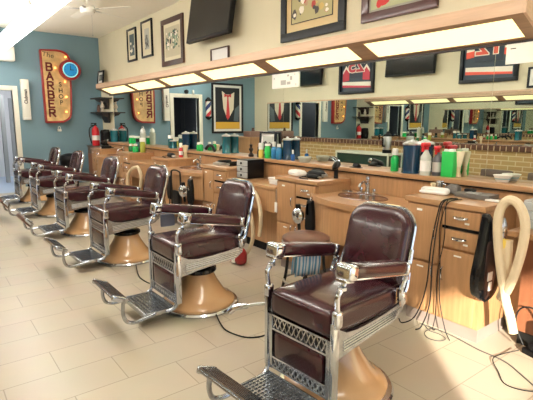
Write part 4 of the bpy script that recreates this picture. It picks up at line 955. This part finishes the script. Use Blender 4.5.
# striped towel hanging from the far arm of chair 1
stm = bpy.data.materials.new('blue striped terry'); stm.use_nodes = True; nt = stm.node_tree; bs = nt.nodes['Principled BSDF']; bs.inputs['Roughness'].default_value = .9
tc = nt.nodes.new('ShaderNodeTexCoord'); sp = nt.nodes.new('ShaderNodeSeparateXYZ'); nt.links.new(tc.outputs['Object'], sp.inputs[0])
mm = nt.nodes.new('ShaderNodeMath'); mm.operation = 'MULTIPLY'; mm.inputs[1].default_value = 1/.026; nt.links.new(sp.outputs[0], mm.inputs[0])
m3 = nt.nodes.new('ShaderNodeMath'); m3.operation = 'FRACT'; nt.links.new(mm.outputs[0], m3.inputs[0])
rp = nt.nodes.new('ShaderNodeValToRGB'); rp.color_ramp.interpolation = 'CONSTANT'; e = rp.color_ramp.elements
e[0].color = (.18, .42, .62, 1); e[1].position = .5; e[1].color = (.88, .90, .90, 1); nt.links.new(m3.outputs[0], rp.inputs[0]); nt.links.new(rp.outputs[0], bs.inputs['Base Color'])
m = MB(); N = 14; front = []
for i in range(N+1):
    u = -.095+.19*i/N; wv = .004*math.sin(i*1.3)
    front.append([(u, -.012+wv, -.13+.004*math.sin(i)), (u, -.014+wv, -.06), (u, -.010, .0), (u, 0, .012), (u, .010, .0), (u, .014+wv, -.06), (u, .012+wv, -.12)])
R_ = [[m.v(p) for p in row] for row in front]
for i in range(N):
    for j in range(6): m.f([R_[i][j], R_[i+1][j], R_[i+1][j+1], R_[i][j+1]])
o = m.build('striped_towel', stm, loc=(1.695, 1.825, .675)); sm = o.modifiers.new('thickness', 'SOLIDIFY'); sm.thickness = .005
o.rotation_euler = (0, .10, .03)
tag(o, 'blue and white striped towel hanging under the far armrest of the nearest chair', 'towel')
m = MB().cushion(0, 0, 0, .12, .016, .10, .006, 0, 4); o = m.build('folded_cloth', mat('grey blue cloth', (.16, .18, .26), .8), loc=(1.52, 3.275, .63)); tag(o, 'small grey blue cloth at the far side of the second chair seat', 'cloth')
t = thing('maroon_bag', 'dark red bag with white stripe on the floor behind the second barber chair', 'bag', (2.44, 3.64, 0))
MB().cushion(0, 0, .08, .12, .20, .16, .05, .02, 8).build('bag_body', redpaint, t); MB().cushion(-.045, 0, .08, .06, .06, .13, .02, 0, 5).build('white_stripe', whitep, t)

# cords
def cord(label, pts, r=.003, m_=rubber): return tag(MB().curve(pts, r, 6, 6).build('coiled_cord', m_), label, 'cord', 'power cords')
greyr = mat('grey rubber', (.10, .09, .08), .5)
cord('black cord hanging from the nearest cabinet worktop, leftmost strand', [(2.80, 1.58, .91), (2.655, 1.59, .905), (2.64, 1.61, .82), (2.645, 1.645, .60), (2.65, 1.665, .30), (2.63, 1.72, .08), (2.60, 1.80, .006), (2.64, 1.86, .006)], .0045)
cord('black cord hanging from the nearest cabinet worktop, second strand', [(2.78, 1.56, .911), (2.652, 1.577, .905), (2.635, 1.60, .78), (2.64, 1.625, .50), (2.65, 1.63, .2), (2.62, 1.66, .03), (2.58, 1.68, .006)], .0045)
cord('black cord looping over the drawers of the nearest cabinet', [(2.78, 1.53, .911), (2.655, 1.545, .905), (2.642, 1.575, .82), (2.645, 1.592, .70), (2.65, 1.575, .50), (2.65, 1.56, .25), (2.64, 1.50, .06), (2.62, 1.45, .006)])
cord('dark cord hanging low in front of the nearest cabinet doors', [(2.76, 1.545, .911), (2.655, 1.56, .905), (2.645, 1.555, .66), (2.65, 1.59, .40), (2.65, 1.58, .15), (2.66, 1.60, .02), (2.70, 1.60, .006)])
cord('grey cord coiled on the floor in front of the nearest cabinet', [(2.70, 1.62, .006), (2.60, 1.62, .006), (2.54, 1.56, .006), (2.56, 1.49, .006), (2.62, 1.48, .006), (2.65, 1.54, .006), (2.64, 1.61, .008), (2.69, 1.68, .006)], .003, greyr)
cord('long dark cord along the toe kick to the right edge', [(2.69, 1.72, .006), (2.70, 1.50, .006), (2.655, 1.28, .006), (2.64, 1.11, .006), (2.56, .97, .006), (2.46, .82, .006), (2.40, .70, .006)], .004, greyr)
cord('thin cord looping on the floor at the right edge', [(2.80, 1.10, .03), (2.72, 1.16, .006), (2.60, 1.16, .012), (2.50, 1.08, .006), (2.40, .99, .006), (2.44, .88, .006), (2.56, .82, .006)], .003)
cord('black cord on the floor between the first and second barber chairs', [(1.60, 2.68, .02), (1.56, 2.55, .006), (1.54, 2.43, .006), (1.585, 2.29, .006), (1.68, 2.235, .006), (1.80, 2.26, .006)], .005)
cord('black cord on the floor between the second and third barber chairs', [(1.58, 4.16, .02), (1.50, 3.90, .006), (1.48, 3.76, .006), (1.50, 3.60, .006), (1.60, 3.50, .006)], .005)
t = thing('power_strip', 'black power strip with plugs on the floor at the right edge', 'power strip', (2.84, .98, 0), 1.3)
MB().box(-.12, .12, -.03, .03, 0, .035, .006).build('body', black, t)
for k in range(3): MB().cushion(-.07+.07*k, 0, .055, .04, .04, .045, .008, 0, 4).build('plug', black, t)
t = thing('power_adapter', 'black power adapter hung low on the kneehole panel at the right edge', 'adapter', (2.88, 1.02, .17)); MB().cushion(0, 0, 0, .05, .07, .09, .012, 0, 4).build('body', black, t)
MB().curve([(0, 0, .04), (-.01, .05, .12), (-.02, .12, .10), (-.02, .14, .0), (-.03, .08, -.12)], .005, 6).build('cord', rubber, t)
